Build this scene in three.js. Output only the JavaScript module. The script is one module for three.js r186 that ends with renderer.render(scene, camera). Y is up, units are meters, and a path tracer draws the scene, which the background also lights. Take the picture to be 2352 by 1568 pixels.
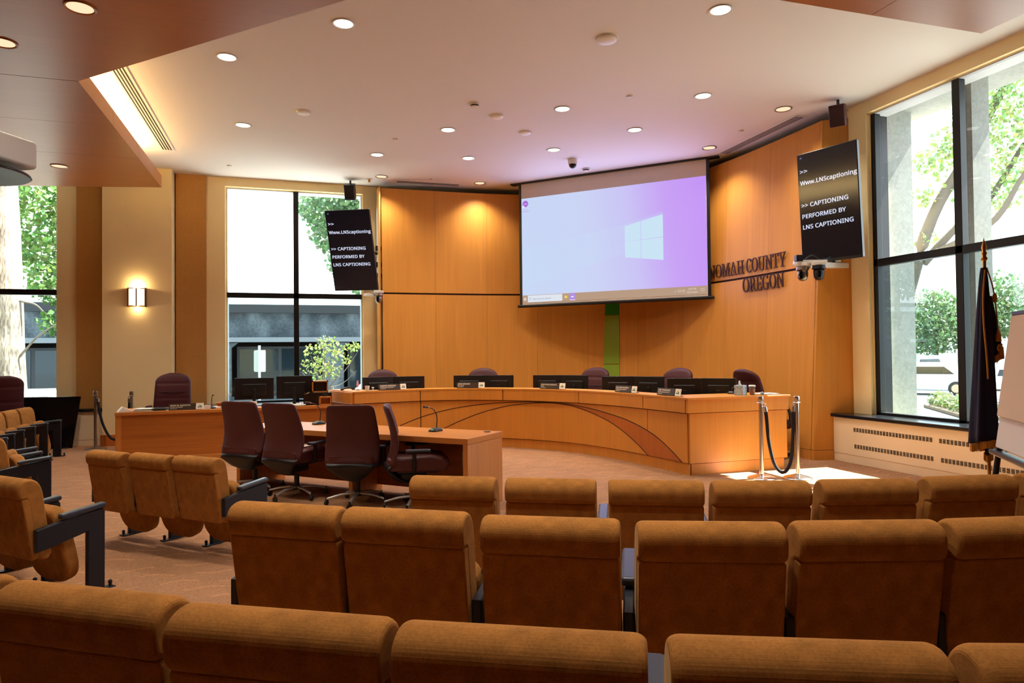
import * as THREE from 'three';
import { RoundedBoxGeometry } from 'three/addons/geometries/RoundedBoxGeometry.js';
import { mergeGeometries } from 'three/addons/utils/BufferGeometryUtils.js';
import { FontLoader } from 'three/addons/loaders/FontLoader.js';
import { TextGeometry } from 'three/addons/geometries/TextGeometry.js';
import { RectAreaLightUniformsLib } from 'three/addons/lights/RectAreaLightUniformsLib.js';

// ------------------------------------------------------------ camera, sky, sun, area lights, exposure
const scene = new THREE.Scene();
const rad = THREE.MathUtils.degToRad;
const camera = new THREE.PerspectiveCamera(53.13, 2352 / 1568, 0.05, 400);
camera.position.set(0, 1.55, 0);
camera.rotation.set(rad(1.06), rad(-17.7), rad(-0.63), 'YXZ');
scene.add(camera);
const renderer = new THREE.WebGLRenderer({ antialias: true });
renderer.toneMapping = THREE.LinearToneMapping;
renderer.toneMappingExposure = 1.4;
renderer.shadowMap.enabled = true;
RectAreaLightUniformsLib.init();
scene.background = new THREE.Color(0.86, 0.94, 1.0);
scene.backgroundIntensity = 5;
const sun = new THREE.DirectionalLight(new THREE.Color(1.0, 0.93, 0.82), 60);
sun.position.set(5.5 + 20, 27.2, -7 + 1.0);
sun.target.position.set(5.5, 0, -7);
sun.castShadow = true;
Object.assign(sun.shadow.camera, { left: -30, right: 30, top: 30, bottom: -30, near: 1, far: 90 });
scene.add(sun, sun.target);
const SPOT = 12, COVE = 95, SCREEN_GLOW = 2.2;

// ------------------------------------------------------------ helpers
let seed = 7;
const rnd = () => { seed = (seed * 1664525 + 1013904223) >>> 0; return seed / 4294967296; };
const rr = (a, b) => a + (b - a) * rnd();
const used = {};
const numbered = (n) => { const k = used[n] = (used[n] ?? -1) + 1; return k ? n + '_' + String(k).padStart(3, '0') : n; };
const shadow = (o) => { o.castShadow = o.receiveShadow = true; return o; };
function tag(o, label, category, group) { o.userData.label = label; o.userData.category = category; if (group) o.userData.group = group; return o; }
function thing(name, label, category, [x, y, z] = [0, 0, 0], turn = 0, group) {
  const o = new THREE.Group(); o.name = numbered(name); o.position.set(x, y, z); o.rotation.y = turn; scene.add(o);
  return tag(o, label, category, group);
}
function part(parent, name, geo, mat, p, r) {
  const m = shadow(new THREE.Mesh(geo, mat)); m.name = name;
  if (p) m.position.set(...p); if (r) m.rotation.set(...r);
  parent.add(m); return m;
}
function solo(name, geo, mat, label, category, p, r, group) { const m = part(scene, numbered(name), geo, mat, p, r); return tag(m, label, category, group); }
function struct(name, geo, mat, p, r) { const m = part(scene, numbered(name), geo, mat, p, r); m.userData.kind = 'structure'; return m; }
function structGroup(name, p) { const o = new THREE.Group(); o.name = numbered(name); if (p) o.position.set(...p); o.userData.kind = 'structure'; scene.add(o); return o; }
function copy(root, [x, y, z], turn, label, category, group) {
  const c = root.clone(); c.name = numbered(root.name.replace(/_\d{3}$/, '')); c.position.set(x, y, z); c.rotation.set(0, turn, 0); scene.add(c);
  c.userData = {}; return tag(c, label, category, group);
}
const xf = (g, p = [0, 0, 0], r = [0, 0, 0], s) => { const m = new THREE.Matrix4().compose(new THREE.Vector3(...p), new THREE.Quaternion().setFromEuler(new THREE.Euler(...r)), new THREE.Vector3(...(s ?? [1, 1, 1]))); return g.applyMatrix4(m); };
const merge = (list) => mergeGeometries(list.map((g) => { const h = g.index ? g.toNonIndexed() : g; for (const k of Object.keys(h.attributes)) if (!['position', 'normal', 'uv'].includes(k)) h.deleteAttribute(k); return h; }));
const rbox = (w, h, d, r = 0.006, s = 1) => new RoundedBoxGeometry(w, h, d, s, Math.min(r, w / 2.01, h / 2.01, d / 2.01));
const cyl = (r, h, n = 20, r2 = r) => new THREE.CylinderGeometry(r2, r, h, n);
// uv in metres from position, by the way the face points; turn=true runs the grain sideways
function uvm(g, turn = false, s = 1) {
  g = g.index ? g.toNonIndexed() : g;
  const p = g.attributes.position, n = p.count, uv = new Float32Array(n * 2), a = new THREE.Vector3(), b = new THREE.Vector3(), c = new THREE.Vector3(), e = new THREE.Vector3();
  for (let i = 0; i < n; i += 3) {
    a.fromBufferAttribute(p, i); b.fromBufferAttribute(p, i + 1); c.fromBufferAttribute(p, i + 2);
    e.subVectors(b, a).cross(c.clone().sub(a)); const ax = Math.abs(e.x), ay = Math.abs(e.y), az = Math.abs(e.z);
    [a, b, c].forEach((v, k) => {
      let u, w; if (ay >= ax && ay >= az) { u = v.x; w = v.z; } else if (ax >= az) { u = v.z; w = v.y; } else { u = v.x; w = v.y; }
      if (turn) [u, w] = [w, u];
      uv[(i + k) * 2] = u * s; uv[(i + k) * 2 + 1] = w * s;
    });
  }
  g.setAttribute('uv', new THREE.BufferAttribute(uv, 2)); return g;
}
// loft closed rings (arrays of Vector3 of equal length) into a smooth skin
function loft(rings, cap = true) {
  const n = rings[0].length, pos = [], idx = [], uv = [];
  rings.forEach((r, j) => r.forEach((v, i) => { pos.push(v.x, v.y, v.z); uv.push(i / n, j / rings.length); }));
  for (let j = 0; j < rings.length - 1; j++) for (let i = 0; i < n; i++) { const a = j * n + i, b = j * n + (i + 1) % n; idx.push(a, b, a + n, b, b + n, a + n); }
  if (cap) for (const [j, f] of [[0, 1], [rings.length - 1, 0]]) {
    const c = rings[j].reduce((s, v) => s.add(v), new THREE.Vector3()).multiplyScalar(1 / n); pos.push(c.x, c.y, c.z); uv.push(.5, .5); const k = pos.length / 3 - 1;
    for (let i = 0; i < n; i++) { const a = j * n + i, b = j * n + (i + 1) % n; f ? idx.push(k, b, a) : idx.push(k, a, b); }
  }
  const g = new THREE.BufferGeometry(); g.setAttribute('position', new THREE.Float32BufferAttribute(pos, 3)); g.setAttribute('uv', new THREE.Float32BufferAttribute(uv, 2)); g.setIndex(idx); g.computeVertexNormals(); return g;
}
// rounded-rectangle ring in the xz plane
function ring(w, t, y, z = 0, n = 28, p = 4, x = 0) {
  const out = []; for (let i = 0; i < n; i++) { const a = -i / n * Math.PI * 2, c = Math.cos(a), s = Math.sin(a); out.push(new THREE.Vector3(x + w * Math.sign(c) * Math.abs(c) ** (2 / p), y, z + t * Math.sign(s) * Math.abs(s) ** (2 / p))); } return out;
}
const tube = (pts, r, seg = 24, rs = 8) => new THREE.TubeGeometry(new THREE.CatmullRomCurve3(pts.map((p) => new THREE.Vector3(...p))), seg, r, rs);
const rod = (a, b, r, n = 8, r2 = r) => { const A = new THREE.Vector3(...a), B = new THREE.Vector3(...b), d = B.clone().sub(A), g = cyl(r, d.length(), n, r2); g.applyQuaternion(new THREE.Quaternion().setFromUnitVectors(new THREE.Vector3(0, 1, 0), d.clone().normalize())); g.translate(...A.add(B).multiplyScalar(.5).toArray()); return g; };
function extrude(pts, depth, bevel = 0, seg = 2) { const s = pts instanceof THREE.Shape ? pts : new THREE.Shape(pts.map((p) => new THREE.Vector2(...p))); return new THREE.ExtrudeGeometry(s, { depth, bevelEnabled: bevel > 0, bevelSize: bevel, bevelThickness: bevel, bevelSegments: seg, curveSegments: 10 }); }
function rshape(w, h, r, rb = r) {
  const s = new THREE.Shape(), x = w / 2, y = h / 2;
  s.moveTo(-x + rb, -y); s.lineTo(x - rb, -y); s.quadraticCurveTo(x, -y, x, -y + rb); s.lineTo(x, y - r); s.quadraticCurveTo(x, y, x - r, y); s.lineTo(-x + r, y); s.quadraticCurveTo(-x, y, -x, y - r); s.lineTo(-x, -y + rb); s.quadraticCurveTo(-x, -y, -x + rb, -y); return s;
}

// ------------------------------------------------------------ textures
const hash = (x, y) => { let h = Math.imul(x | 0, 374761393) ^ Math.imul(y | 0, 668265263); h = Math.imul(h ^ (h >>> 13), 1274126177); return ((h ^ (h >>> 16)) >>> 0) / 4294967296; };
function vnoise(x, y, px, py) { const x0 = Math.floor(x), y0 = Math.floor(y), f = x - x0, g = y - y0, u = f * f * (3 - 2 * f), v = g * g * (3 - 2 * g), m = (a, p) => ((a % p) + p) % p; const h = (i, j) => hash(m(x0 + i, px), m(y0 + j, py)); return (h(0, 0) * (1 - u) + h(1, 0) * u) * (1 - v) + (h(0, 1) * (1 - u) + h(1, 1) * u) * v; }
function dtex(w, h, f, metres = 1, srgb = true) {
  const d = new Uint8Array(w * h * 4);
  for (let y = 0; y < h; y++) for (let x = 0; x < w; x++) { const c = f(x / w, y / h), i = (y * w + x) * 4; for (let k = 0; k < 3; k++) d[i + k] = Math.max(0, Math.min(255, (Array.isArray(c) ? c[k] : c) * 255)); d[i + 3] = 255; }
  const t = new THREE.DataTexture(d, w, h); t.magFilter = t.minFilter = THREE.LinearFilter; t.wrapS = t.wrapT = THREE.RepeatWrapping;
  const [mx, my] = Array.isArray(metres) ? metres : [metres, metres]; t.repeat.set(1 / mx, 1 / my); if (srgb) t.colorSpace = THREE.SRGBColorSpace; t.needsUpdate = true; return t;
}
const hex = (s) => [1, 3, 5].map((i) => parseInt(s.slice(i, i + 2), 16) / 255);
function woodTex(color, amp, k) {
  const c = hex(color);
  return dtex(512, 512, (u, v) => {
    const s = vnoise(u * 96 + k, v * 4, 96, 4) * .5 + vnoise(u * 200, v * 7 + k, 200, 7) * .3 + vnoise(u * 12, v * 2 + k, 12, 2) * .4 + vnoise(u * 5 + k, v * 3, 5, 3) * .3 - .75;
    const q = 1 + s * amp, w = 1 + s * amp * 1.15; return [c[0] * q, c[1] * w, c[2] * (1 + s * amp * 1.3)];
  }, [1.0, 2.2]);
}
const fabricTex = (color, amp, lines) => { const c = hex(color); return dtex(512, 512, (u, v) => { const n = (hash(u * 512, v * 512) - .5) * .5 + (vnoise(u * 128, v * 128, 128, 128) - .5) * .6 + (vnoise(u * 14, v * 14, 14, 14) - .5) * .7, l = Math.sin(v * Math.PI * 2 * lines) * .22; const q = 1 + (n + l) * amp; return c.map((x) => x * q); }, 0.5); };
const canvas = (w, h, draw, flip) => { const c = document.createElement('canvas'); c.width = w; c.height = h; draw(c.getContext('2d'), w, h); const t = new THREE.CanvasTexture(c); t.colorSpace = THREE.SRGBColorSpace; t.magFilter = THREE.LinearFilter; return t; };

const std = (o) => new THREE.MeshStandardMaterial(o);
const phy = (o) => new THREE.MeshPhysicalMaterial(o);
const carpetTex = dtex(1024, 1024, (u, v) => {
  const n = (hash(u * 1024, v * 1024) - .5) * .26 + (vnoise(u * 260, v * 260, 260, 260) - .5) * .22 + (vnoise(u * 9, v * 9, 9, 9) - .5) * .08;
  // short pale woven dashes in staggered rows
  let d = 0; const R = 8, row = Math.floor(v * R), fv = v * R - row, cu = u * 6 + (row % 2) * .5, col = Math.floor(cu), fu = cu - col, j = hash(((col % 6) + 6) % 6 + 3, row);
  const yy = .5 + .12 * Math.sin(fu * 7 + j * 6) + (j - .5) * .3; if (fu > .15 && fu < .8 && Math.abs(fv - yy) < .05) d = .17;
  return [.59 * (1 + n + d), .42 * (1 + n + d), .29 * (1 + n + d * .8)];
}, 2.2);
const M = {
  woodWall: phy({ map: woodTex('#d3913f', .09, 3), roughness: .42, specularIntensity: .6 }),
  woodWallB: phy({ map: woodTex('#d08e3c', .09, 11), roughness: .42, specularIntensity: .6 }),
  woodBench: phy({ map: woodTex('#d48d3a', .09, 21), roughness: .38, specularIntensity: .7 }),
  woodBenchDark: phy({ map: woodTex('#b9682c', .14, 33), roughness: .4, specularIntensity: .6 }),
  woodDesk: phy({ map: woodTex('#c8803c', .16, 41), roughness: .4, specularIntensity: .7 }),
  woodDeskPanel: phy({ map: woodTex('#b8702f', .2, 47), roughness: .42, specularIntensity: .6 }),
  soffit: phy({ map: woodTex('#ad682c', .07, 51), roughness: .34, specularIntensity: .8 }),
  groove: std({ color: 0x3a1f0c, roughness: .8 }),
  cream: std({ color: 0xf1dba6, roughness: .85 }),
  creamCover: std({ color: 0xe6d2b0, roughness: .6 }),
  ceiling: std({ color: 0xdcd8d2, roughness: .75 }),
  brownPanel: std({ map: fabricTex('#b98544', .05, 120), roughness: .95 }),
  carpet: std({ map: carpetTex, roughness: 1 }),
  reveal: std({ color: 0xb4b6bc, roughness: .8 }),
  sill: phy({ color: 0x15161a, roughness: .22, specularIntensity: .8 }),
  frame: std({ color: 0x0e0f14, roughness: .45, metalness: .3 }),
  glassTint: phy({ color: 0xb4c4c6, transmission: 1, thickness: 0, roughness: 0, ior: 1.5 }),
  glass: phy({ color: 0xf4fbfa, transmission: 1, thickness: 0, roughness: 0, ior: 1.5 }),
  seat: phy({ map: fabricTex('#a06c36', .2, 130), roughness: 1, sheen: .45, sheenColor: new THREE.Color(.95, .62, .3), sheenRoughness: .45, specularIntensity: .2 }),
  piping: std({ color: 0x7a4a1e, roughness: .9 }),
  armMetal: phy({ color: 0x171c28, roughness: .42, metalness: .25 }),
  armCap: phy({ color: 0x2a3040, roughness: .35 }),
  bolt: std({ color: 0x30343c, roughness: .4, metalness: .8 }),
  plum: phy({ color: 0x522526, roughness: .5, sheen: .2, sheenColor: new THREE.Color(.5, .32, .5), sheenRoughness: .4 }),
  plumLeather: phy({ color: 0x451c20, roughness: .5, specularIntensity: .45 }),
  plastic: phy({ color: 0x0d0e12, roughness: .42 }),
  plasticGloss: phy({ color: 0x08090c, roughness: .12 }),
  screenBlack: phy({ color: 0x0a0a0d, roughness: .14 }),
  chrome: phy({ color: 0xe2e4e8, roughness: .2, metalness: 1 }),
  aluminium: phy({ color: 0xd4d6da, roughness: .38, metalness: .75 }),
  steel: phy({ color: 0xa09488, roughness: .3, metalness: 1 }),
  brass: phy({ color: 0xc08a3c, roughness: .28, metalness: 1 }),
  darkPlastic: std({ color: 0x1b1b1d, roughness: .6 }),
  white: phy({ color: 0xe8e6e2, roughness: .45 }),
  whitePlastic: phy({ color: 0xd9d2c6, roughness: .5 }),
  paper: std({ color: 0xe9e4da, roughness: .9 }),
  velvetRope: phy({ color: 0x0b0b12, roughness: .9, sheen: .5, sheenColor: new THREE.Color(.25, .25, .5), sheenRoughness: .4 }),
  screenFabric: std({ color: 0xd8cfc4, roughness: .9 }),
  slot: std({ color: 0x0c0805, roughness: .9 }),
  concrete: std({ map: dtex(256, 256, (u, v) => { const n = vnoise(u * 8, v * 8, 8, 8) * .05 + vnoise(u * 60, v * 60, 60, 60) * .05 + hash(u * 256, v * 256) * .05 - .12; return [.56 + n, .57 + n, .56 + n]; }, 2), roughness: .95 }),
};
const lampMat = (r, g, b, k) => std({ color: 0x000000, emissive: new THREE.Color(r, g, b), emissiveIntensity: k, roughness: 1 });
M.lampDisc = lampMat(1, .9, .76, 2.6);
M.lampWarm = lampMat(1, .7, .44, .85);

// ------------------------------------------------------------ floor
const ramp = (R) => { const P = [[0, 0], [8.2, 0], [9.27, .13], [10.42, .218], [11.45, .258], [12.6, .3], [30, .32]]; for (let i = 1; i < P.length; i++) if (R <= P[i][0]) { const k = (R - P[i - 1][0]) / (P[i][0] - P[i - 1][0]); return P[i - 1][1] + (P[i][1] - P[i - 1][1]) * k; } return .32; };
const floorY = (x, z) => { const R = Math.hypot(x - 5.05, z + 11.7), phi = THREE.MathUtils.radToDeg(Math.atan2(x - 5.05, z + 11.7)); return ramp(R) * (.2 + .8 * THREE.MathUtils.smoothstep(phi, -46, -36)); };
{
  const nx = 84, nz = 96, x0 = -9, x1 = 7.62, z0 = -14.15, z1 = 3.6, pos = [], uv = [], idx = [];
  for (const top of [0, 1]) for (let j = 0; j <= nz; j++) for (let i = 0; i <= nx; i++) { const x = x0 + (x1 - x0) * i / nx, z = z0 + (z1 - z0) * j / nz; pos.push(x, top ? -.3 : floorY(x, z), z); uv.push(x, z); }
  const at = (t, i, j) => t * (nx + 1) * (nz + 1) + j * (nx + 1) + i;
  for (let j = 0; j < nz; j++) for (let i = 0; i < nx; i++) { idx.push(at(0, i, j), at(0, i, j + 1), at(0, i + 1, j), at(0, i + 1, j), at(0, i, j + 1), at(0, i + 1, j + 1)); idx.push(at(1, i, j), at(1, i + 1, j), at(1, i, j + 1), at(1, i + 1, j), at(1, i + 1, j + 1), at(1, i, j + 1)); }
  const g = new THREE.BufferGeometry(); g.setAttribute('position', new THREE.Float32BufferAttribute(pos, 3)); g.setAttribute('uv', new THREE.Float32BufferAttribute(uv, 2)); g.setIndex(idx); g.computeVertexNormals();
  struct('floor', g, M.carpet);
}

// ------------------------------------------------------------ ceiling and walls (with thickness)
const box3 = (x0, x1, y0, y1, z0, z1) => { const g = new THREE.BoxGeometry(x1 - x0, y1 - y0, z1 - z0); g.translate((x0 + x1) / 2, (y0 + y1) / 2, (z0 + z1) / 2); return g; };
const CEIL = 5.0;
struct('ceiling', box3(-9.3, 7.95, CEIL, CEIL + .3, -14.45, 3.9), M.ceiling);
struct('wall_left', uvm(box3(-9.3, -9, -.3, CEIL, -14.45, 3.9)), M.brownPanel);
struct('wall_front', uvm(box3(-9.3, 7.95, -.3, CEIL, 3.6, 3.9)), M.brownPanel);
// back wall (z = -14.15) with two window openings
const ZB = -14.15, WB = [[-6.61, -4.06], [-1.23, 1.32]], WY0 = .65, WY1 = 4.82;
struct('wall_back', merge([
  box3(-9.3, -6.61, -.3, CEIL, ZB - .3, ZB), box3(-4.06, -1.23, -.3, CEIL, ZB - .3, ZB), box3(1.32, 7.95, -.3, CEIL, ZB - .3, ZB),
  ...WB.flatMap(([a, b]) => [box3(a, b, -.3, WY0, ZB - .3, ZB), box3(a, b, WY1, CEIL, ZB - .3, ZB)]),
]), M.cream);
// right wall (x = 7.62) with two window openings
const XR = 7.62, WR = [[-7.445, -4.9]];
struct('wall_right', merge([
  box3(XR, XR + .3, -.3, CEIL, -14.45, -7.445), box3(XR, XR + .3, -.3, CEIL, -4.9, 3.9),
  ...WR.flatMap(([a, b]) => [box3(XR, XR + .3, -.3, WY0, a, b), box3(XR, XR + .3, WY1, CEIL, a, b)]),
]), M.cream);
// pillar between the two back windows, fabric panels either side, jamb strips
struct('wall_pillar', box3(-3.24, -2.12, 0, CEIL, ZB, -13.72), M.cream);
struct('baseboard_back', uvm(rbox(1.16, .2, .05, .008)), M.woodBenchDark, [-2.68, .1, -13.7]);
for (const [a, b] of [[-3.72, -3.24], [-2.10, -1.58]]) struct('trim_1', uvm(box3(a, b, .66, CEIL, ZB, -14.02)), M.brownPanel);
for (const [a, b] of [[-1.58, -1.25], [1.34, 1.66], [-4.04, -3.72]]) struct('trim_2', box3(a, b, .66, CEIL, ZB, -14.09), M.cream);
struct('trim_3', box3(-1.25, 1.34, 4.83, CEIL, ZB, -14.06), M.cream);
struct('trim_4', box3(XR - .06, XR, .66, CEIL, -7.77, -7.46), M.cream);
struct('trim_5', box3(XR - .06, XR, 4.83, CEIL, -7.46, -4.88), M.cream);
// windows: black frame bars and four panes each
function windowUnit(n, horizontal, a, b, at, out) {
  const w = structGroup('window_' + n);
  const mid = (a + b) / 2, bars = [...(horizontal ? [] : [[a, a + .07, WY0, WY1], [b - .07, b, WY0, WY1]]), [mid - .05, mid + .05, WY0, WY1], [a, b, WY0, WY0 + .05], ...(horizontal ? [] : []), [a, b, 2.70, 2.80]];
  for (const [p, q, y0, y1] of bars) part(w, 'frame_bar', horizontal ? xf(rbox(q - p, y1 - y0, .1, .006), [(p + q) / 2, (y0 + y1) / 2, at - .06 * out]) : xf(rbox(.1, y1 - y0, q - p, .006), [at + .06 * out, (y0 + y1) / 2, (p + q) / 2]), M.frame);
  const liner = (g) => part(w, 'reveal_lining', g, M.reveal), o0 = at - .29 * out, o1 = at - .005 * out;
  if (horizontal) { for (const x of [a + .006, b - .006]) liner(xf(rbox(.012, WY1 - WY0, .28, .003), [x, (WY0 + WY1) / 2, (o0 + o1) / 2 - .01])); liner(xf(rbox(b - a, .012, .28, .003), [mid, WY1 - .006, (o0 + o1) / 2 - .01])); }
  else { for (const z of [a + .006, b - .006]) part(w, 'frame_bar', xf(rbox(.28, WY1 - WY0, .012, .003), [at + .15 * out, (WY0 + WY1) / 2, z]), M.frame); liner(xf(rbox(.28, .012, b - a, .003), [at + .15 * out, WY1 - .006, mid])); }
  for (const [p, q] of [[a + (horizontal ? 0 : .07), mid - .05], [mid + .05, b - (horizontal ? 0 : .07)]]) for (const [y0, y1] of [[WY0 + .05, 2.7], [2.8, WY1]]) {
    const g = new THREE.PlaneGeometry(q - p, y1 - y0); if (!horizontal) g.rotateY(-Math.PI / 2);
    part(w, 'pane', g, y0 < 1 ? M.glassTint : M.glass, horizontal ? [(p + q) / 2, (y0 + y1) / 2, at - .07 * out] : [at + .07 * out, (y0 + y1) / 2, (p + q) / 2]);
  }
}
windowUnit(1, true, ...WB[0], ZB, 1); windowUnit(2, true, ...WB[1], ZB, 1);
windowUnit(3, false, ...WR[0], XR, 1);

// radiator covers with dark sills
function grille(parent, x, y, n, w, h, place) {   // n cells of small louvre slots
  const cells = []; const c = w / n;
  for (let i = 0; i < n; i++) for (let k = 0; k < 5; k++) cells.push(xf(new THREE.BoxGeometry(c * .72, h / 5 * .62, .006), [x + (i + .5) * c, y + (k + .5) * h / 5, 0]));
  const m = part(parent, 'grille', place(merge(cells)), M.slot); m.userData.kind = 'stuff'; return m;
}
function radiator(name, label, len, pos, turn, grilles) {   // local x runs along the wall, front faces +z, back at z = 0
  const t = thing(name, label, 'radiator cover', pos, turn);
  part(t, 'front_panel', rbox(len, .5, .34, .006), M.creamCover, [len / 2, .345 + .02, .17]);
  part(t, 'base_panel', rbox(len, .115, .335, .004), M.creamCover, [len / 2, .0575, .1675]);
  part(t, 'sill', rbox(len + .02, .045, .385, .01, 2), M.sill, [len / 2, .642, .1925]);
  for (const [x, y, n, w] of grilles) grille(t, x, y, n, w, .055, (g) => g.translate(0, 0, .3405));
  return t;
}
radiator('radiator_cover', 'long cream radiator cover with slotted grilles below the right window', 6.1, [XR - .002, 0, -7.86], -Math.PI / 2, [[.36, .44, 25, 1.22], [1.66, .44, 25, 1.22], [.37, .215, 25, 1.22], [1.68, .215, 25, 1.22], [3.1, .44, 25, 1.22], [3.1, .215, 25, 1.22]]);
radiator('radiator_cover', 'cream radiator cover with dark sill under the far left window', 4.2, [-7.44, 0, ZB + .002], 0, [[.4, .44, 25, 1.22], [.4, .215, 25, 1.22]]);
radiator('radiator_cover', 'cream radiator cover with dark sill behind the staff desk monitors', 3.7, [-2.11, 0, ZB + .002], 0, [[.6, .44, 25, 1.22], [.6, .215, 25, 1.22]]);

// ------------------------------------------------------------ curved wood wall
const OX = 1.62, OZ = -7.97, NEXP = 3.5, AY = (y) => 5.39 + .058 * y;
function wallPt(u, y, off = 0) {   // u 0..1 from the right end to the left end; off moves out of the wall into the room
  const f = (q) => { const t = q * Math.PI / 2, a = AY(y); return [OX + a * Math.cos(t) ** (2 / NEXP), OZ - a * Math.sin(t) ** (2 / NEXP)]; };
  const e = 1e-3, q = Math.min(Math.max(u, 1e-4), 1 - 1e-4), [x, z] = f(q), A = f(Math.max(q - e, 1e-6)), B = f(Math.min(q + e, 1 - 1e-6)); let tx = B[0] - A[0], tz = B[1] - A[1]; const l = Math.hypot(tx, tz); tx /= l; tz /= l;
  return { p: new THREE.Vector3(x + tz * off, y, z - tx * off), n: new THREE.Vector3(tz, 0, -tx), t: new THREE.Vector3(tx, 0, tz) };
}
// table of u by arc length at y = 2.8
const arc = []; { let L = 0, q = wallPt(0, 2.8).p; for (let i = 0; i <= 2000; i++) { const p = wallPt(i / 2000, 2.8).p; L += p.distanceTo(q); arc.push(L); q = p; } }
const uAt = (s) => { let a = 0, b = 2000; while (b - a > 1) { const m = (a + b) >> 1; arc[m] < s ? a = m : b = m; } return (a + (s - arc[a]) / Math.max(1e-9, arc[b] - arc[a])) / 2000; };
const WLEN = arc[2000];
function wallSheet(s0, s1, y0, y1, off, thick, n = 24) {   // a curved slab standing on the wall surface
  const front = [], back = [], uv = [], pos = [], idx = [], ny = 6;
  for (const o of [off, off - thick]) for (let j = 0; j <= ny; j++) for (let i = 0; i <= n; i++) { const s = s0 + (s1 - s0) * i / n, y = y0 + (y1 - y0) * j / ny, p = wallPt(uAt(s), y, o).p; pos.push(p.x, p.y, p.z); uv.push(s, y); }
  const A = (k, i, j) => k * (n + 1) * (ny + 1) + j * (n + 1) + i, quad = (a, b, c, d) => idx.push(a, c, b, b, c, d);
  for (let j = 0; j < ny; j++) for (let i = 0; i < n; i++) { quad(A(0, i, j), A(0, i + 1, j), A(0, i, j + 1), A(0, i + 1, j + 1)); quad(A(1, i + 1, j), A(1, i, j), A(1, i + 1, j + 1), A(1, i, j + 1)); }
  for (let i = 0; i < n; i++) { quad(A(0, i, ny), A(0, i + 1, ny), A(1, i, ny), A(1, i + 1, ny)); quad(A(1, i, 0), A(1, i + 1, 0), A(0, i, 0), A(0, i + 1, 0)); }
  for (let j = 0; j < ny; j++) { quad(A(1, 0, j), A(0, 0, j), A(1, 0, j + 1), A(0, 0, j + 1)); quad(A(0, n, j), A(1, n, j), A(0, n, j + 1), A(1, n, j + 1)); }
  const g = new THREE.BufferGeometry(); g.setAttribute('position', new THREE.Float32BufferAttribute(pos, 3)); g.setAttribute('uv', new THREE.Float32BufferAttribute(uv, 2)); g.setIndex(idx); const h = g.toNonIndexed(); h.computeVertexNormals(); return h;
}
const woodWall = structGroup('wall_wood');
part(woodWall, 'backing', wallSheet(0, WLEN, 0, 4.86, -.025, .05, 90), M.groove);
const REV = 2.775, cols = 9;
for (let i = 0; i < cols; i++) {
  const s0 = WLEN * i / cols + .0015, s1 = WLEN * (i + 1) / cols - .0015;
  part(woodWall, 'panel', wallSheet(s0, s1, REV + .018, 4.88, 0, .025), i % 2 ? M.woodWall : M.woodWallB);
  part(woodWall, 'panel', wallSheet(s0, s1, .14, REV - .018, 0, .025), i % 2 ? M.woodWallB : M.woodWall);
}
part(woodWall, 'baseboard', wallSheet(0, WLEN, 0, .135, .012, .035, 60), M.woodWall);
{ // flat return at the right end, wider at the foot
  const slab = (y0, y1, o) => { const A = wallPt(0, y0).p, B = wallPt(0, y1).p, q = [[A.x, y0, -7.97 + o], [XR, y0, -7.77 + o], [XR, y1, -7.77 + o], [B.x, y1, -7.97 + o]], r = q.map(([x, y, z]) => [x, y, z - .05]), P = [], tri = (a, b, c) => P.push(...a, ...b, ...c), quad = (a, b, c, d) => { tri(a, b, c); tri(a, c, d); };
    quad(...q); quad(r[3], r[2], r[1], r[0]); for (let i = 0; i < 4; i++) quad(q[(i + 1) % 4], q[i], r[i], r[(i + 1) % 4]); const g = new THREE.BufferGeometry(); g.setAttribute('position', new THREE.Float32BufferAttribute(P, 3)); g.computeVertexNormals(); return uvm(g); };
  part(woodWall, 'return_panel', slab(.14, 4.88, 0), M.woodWallB); part(woodWall, 'return_baseboard', slab(0, .135, .012), M.woodWallB);
  const g2 = uvm(extrude([[0, 0], [.6, 0], [.34, 4.88], [0, 4.88]], .03)); g2.rotateY(Math.PI / 2); part(woodWall, 'return_panel', g2, M.woodWallB, [1.6, 0, -13.53]);
}
// tapered green strip at the middle of the wood wall
{
  const sm = WLEN * .5 + .03, st = thing('accent_strip', 'tall tapering green glass strip on the wood wall below the projection screen', 'wall strip', [0, 0, 0]);
  const gm = phy({ color: 0x8db03c, roughness: .25, clearcoat: .4 }), gm2 = phy({ color: 0x2f9a28, roughness: .25, clearcoat: .4 });
  const strip = (y0, y1) => { const g = wallSheet(sm - .185, sm + .185, y0, y1, .02, .02, 6), p = g.attributes.position; const c0 = wallPt(uAt(sm), 1).p; for (let i = 0; i < p.count; i++) { const y = p.getY(i), k = 1 - y * .08, c = wallPt(uAt(sm), y).p; p.setXYZ(i, c.x + (p.getX(i) - c.x) * k, y, c.z + (p.getZ(i) - c.z) * k); } g.computeVertexNormals(); return g; };
  part(st, 'lower_pane', strip(.14, 1.32), gm); part(st, 'upper_pane', strip(1.335, 2.3), gm); part(st, 'top_pane', strip(2.315, 3.6), gm2);
}
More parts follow.
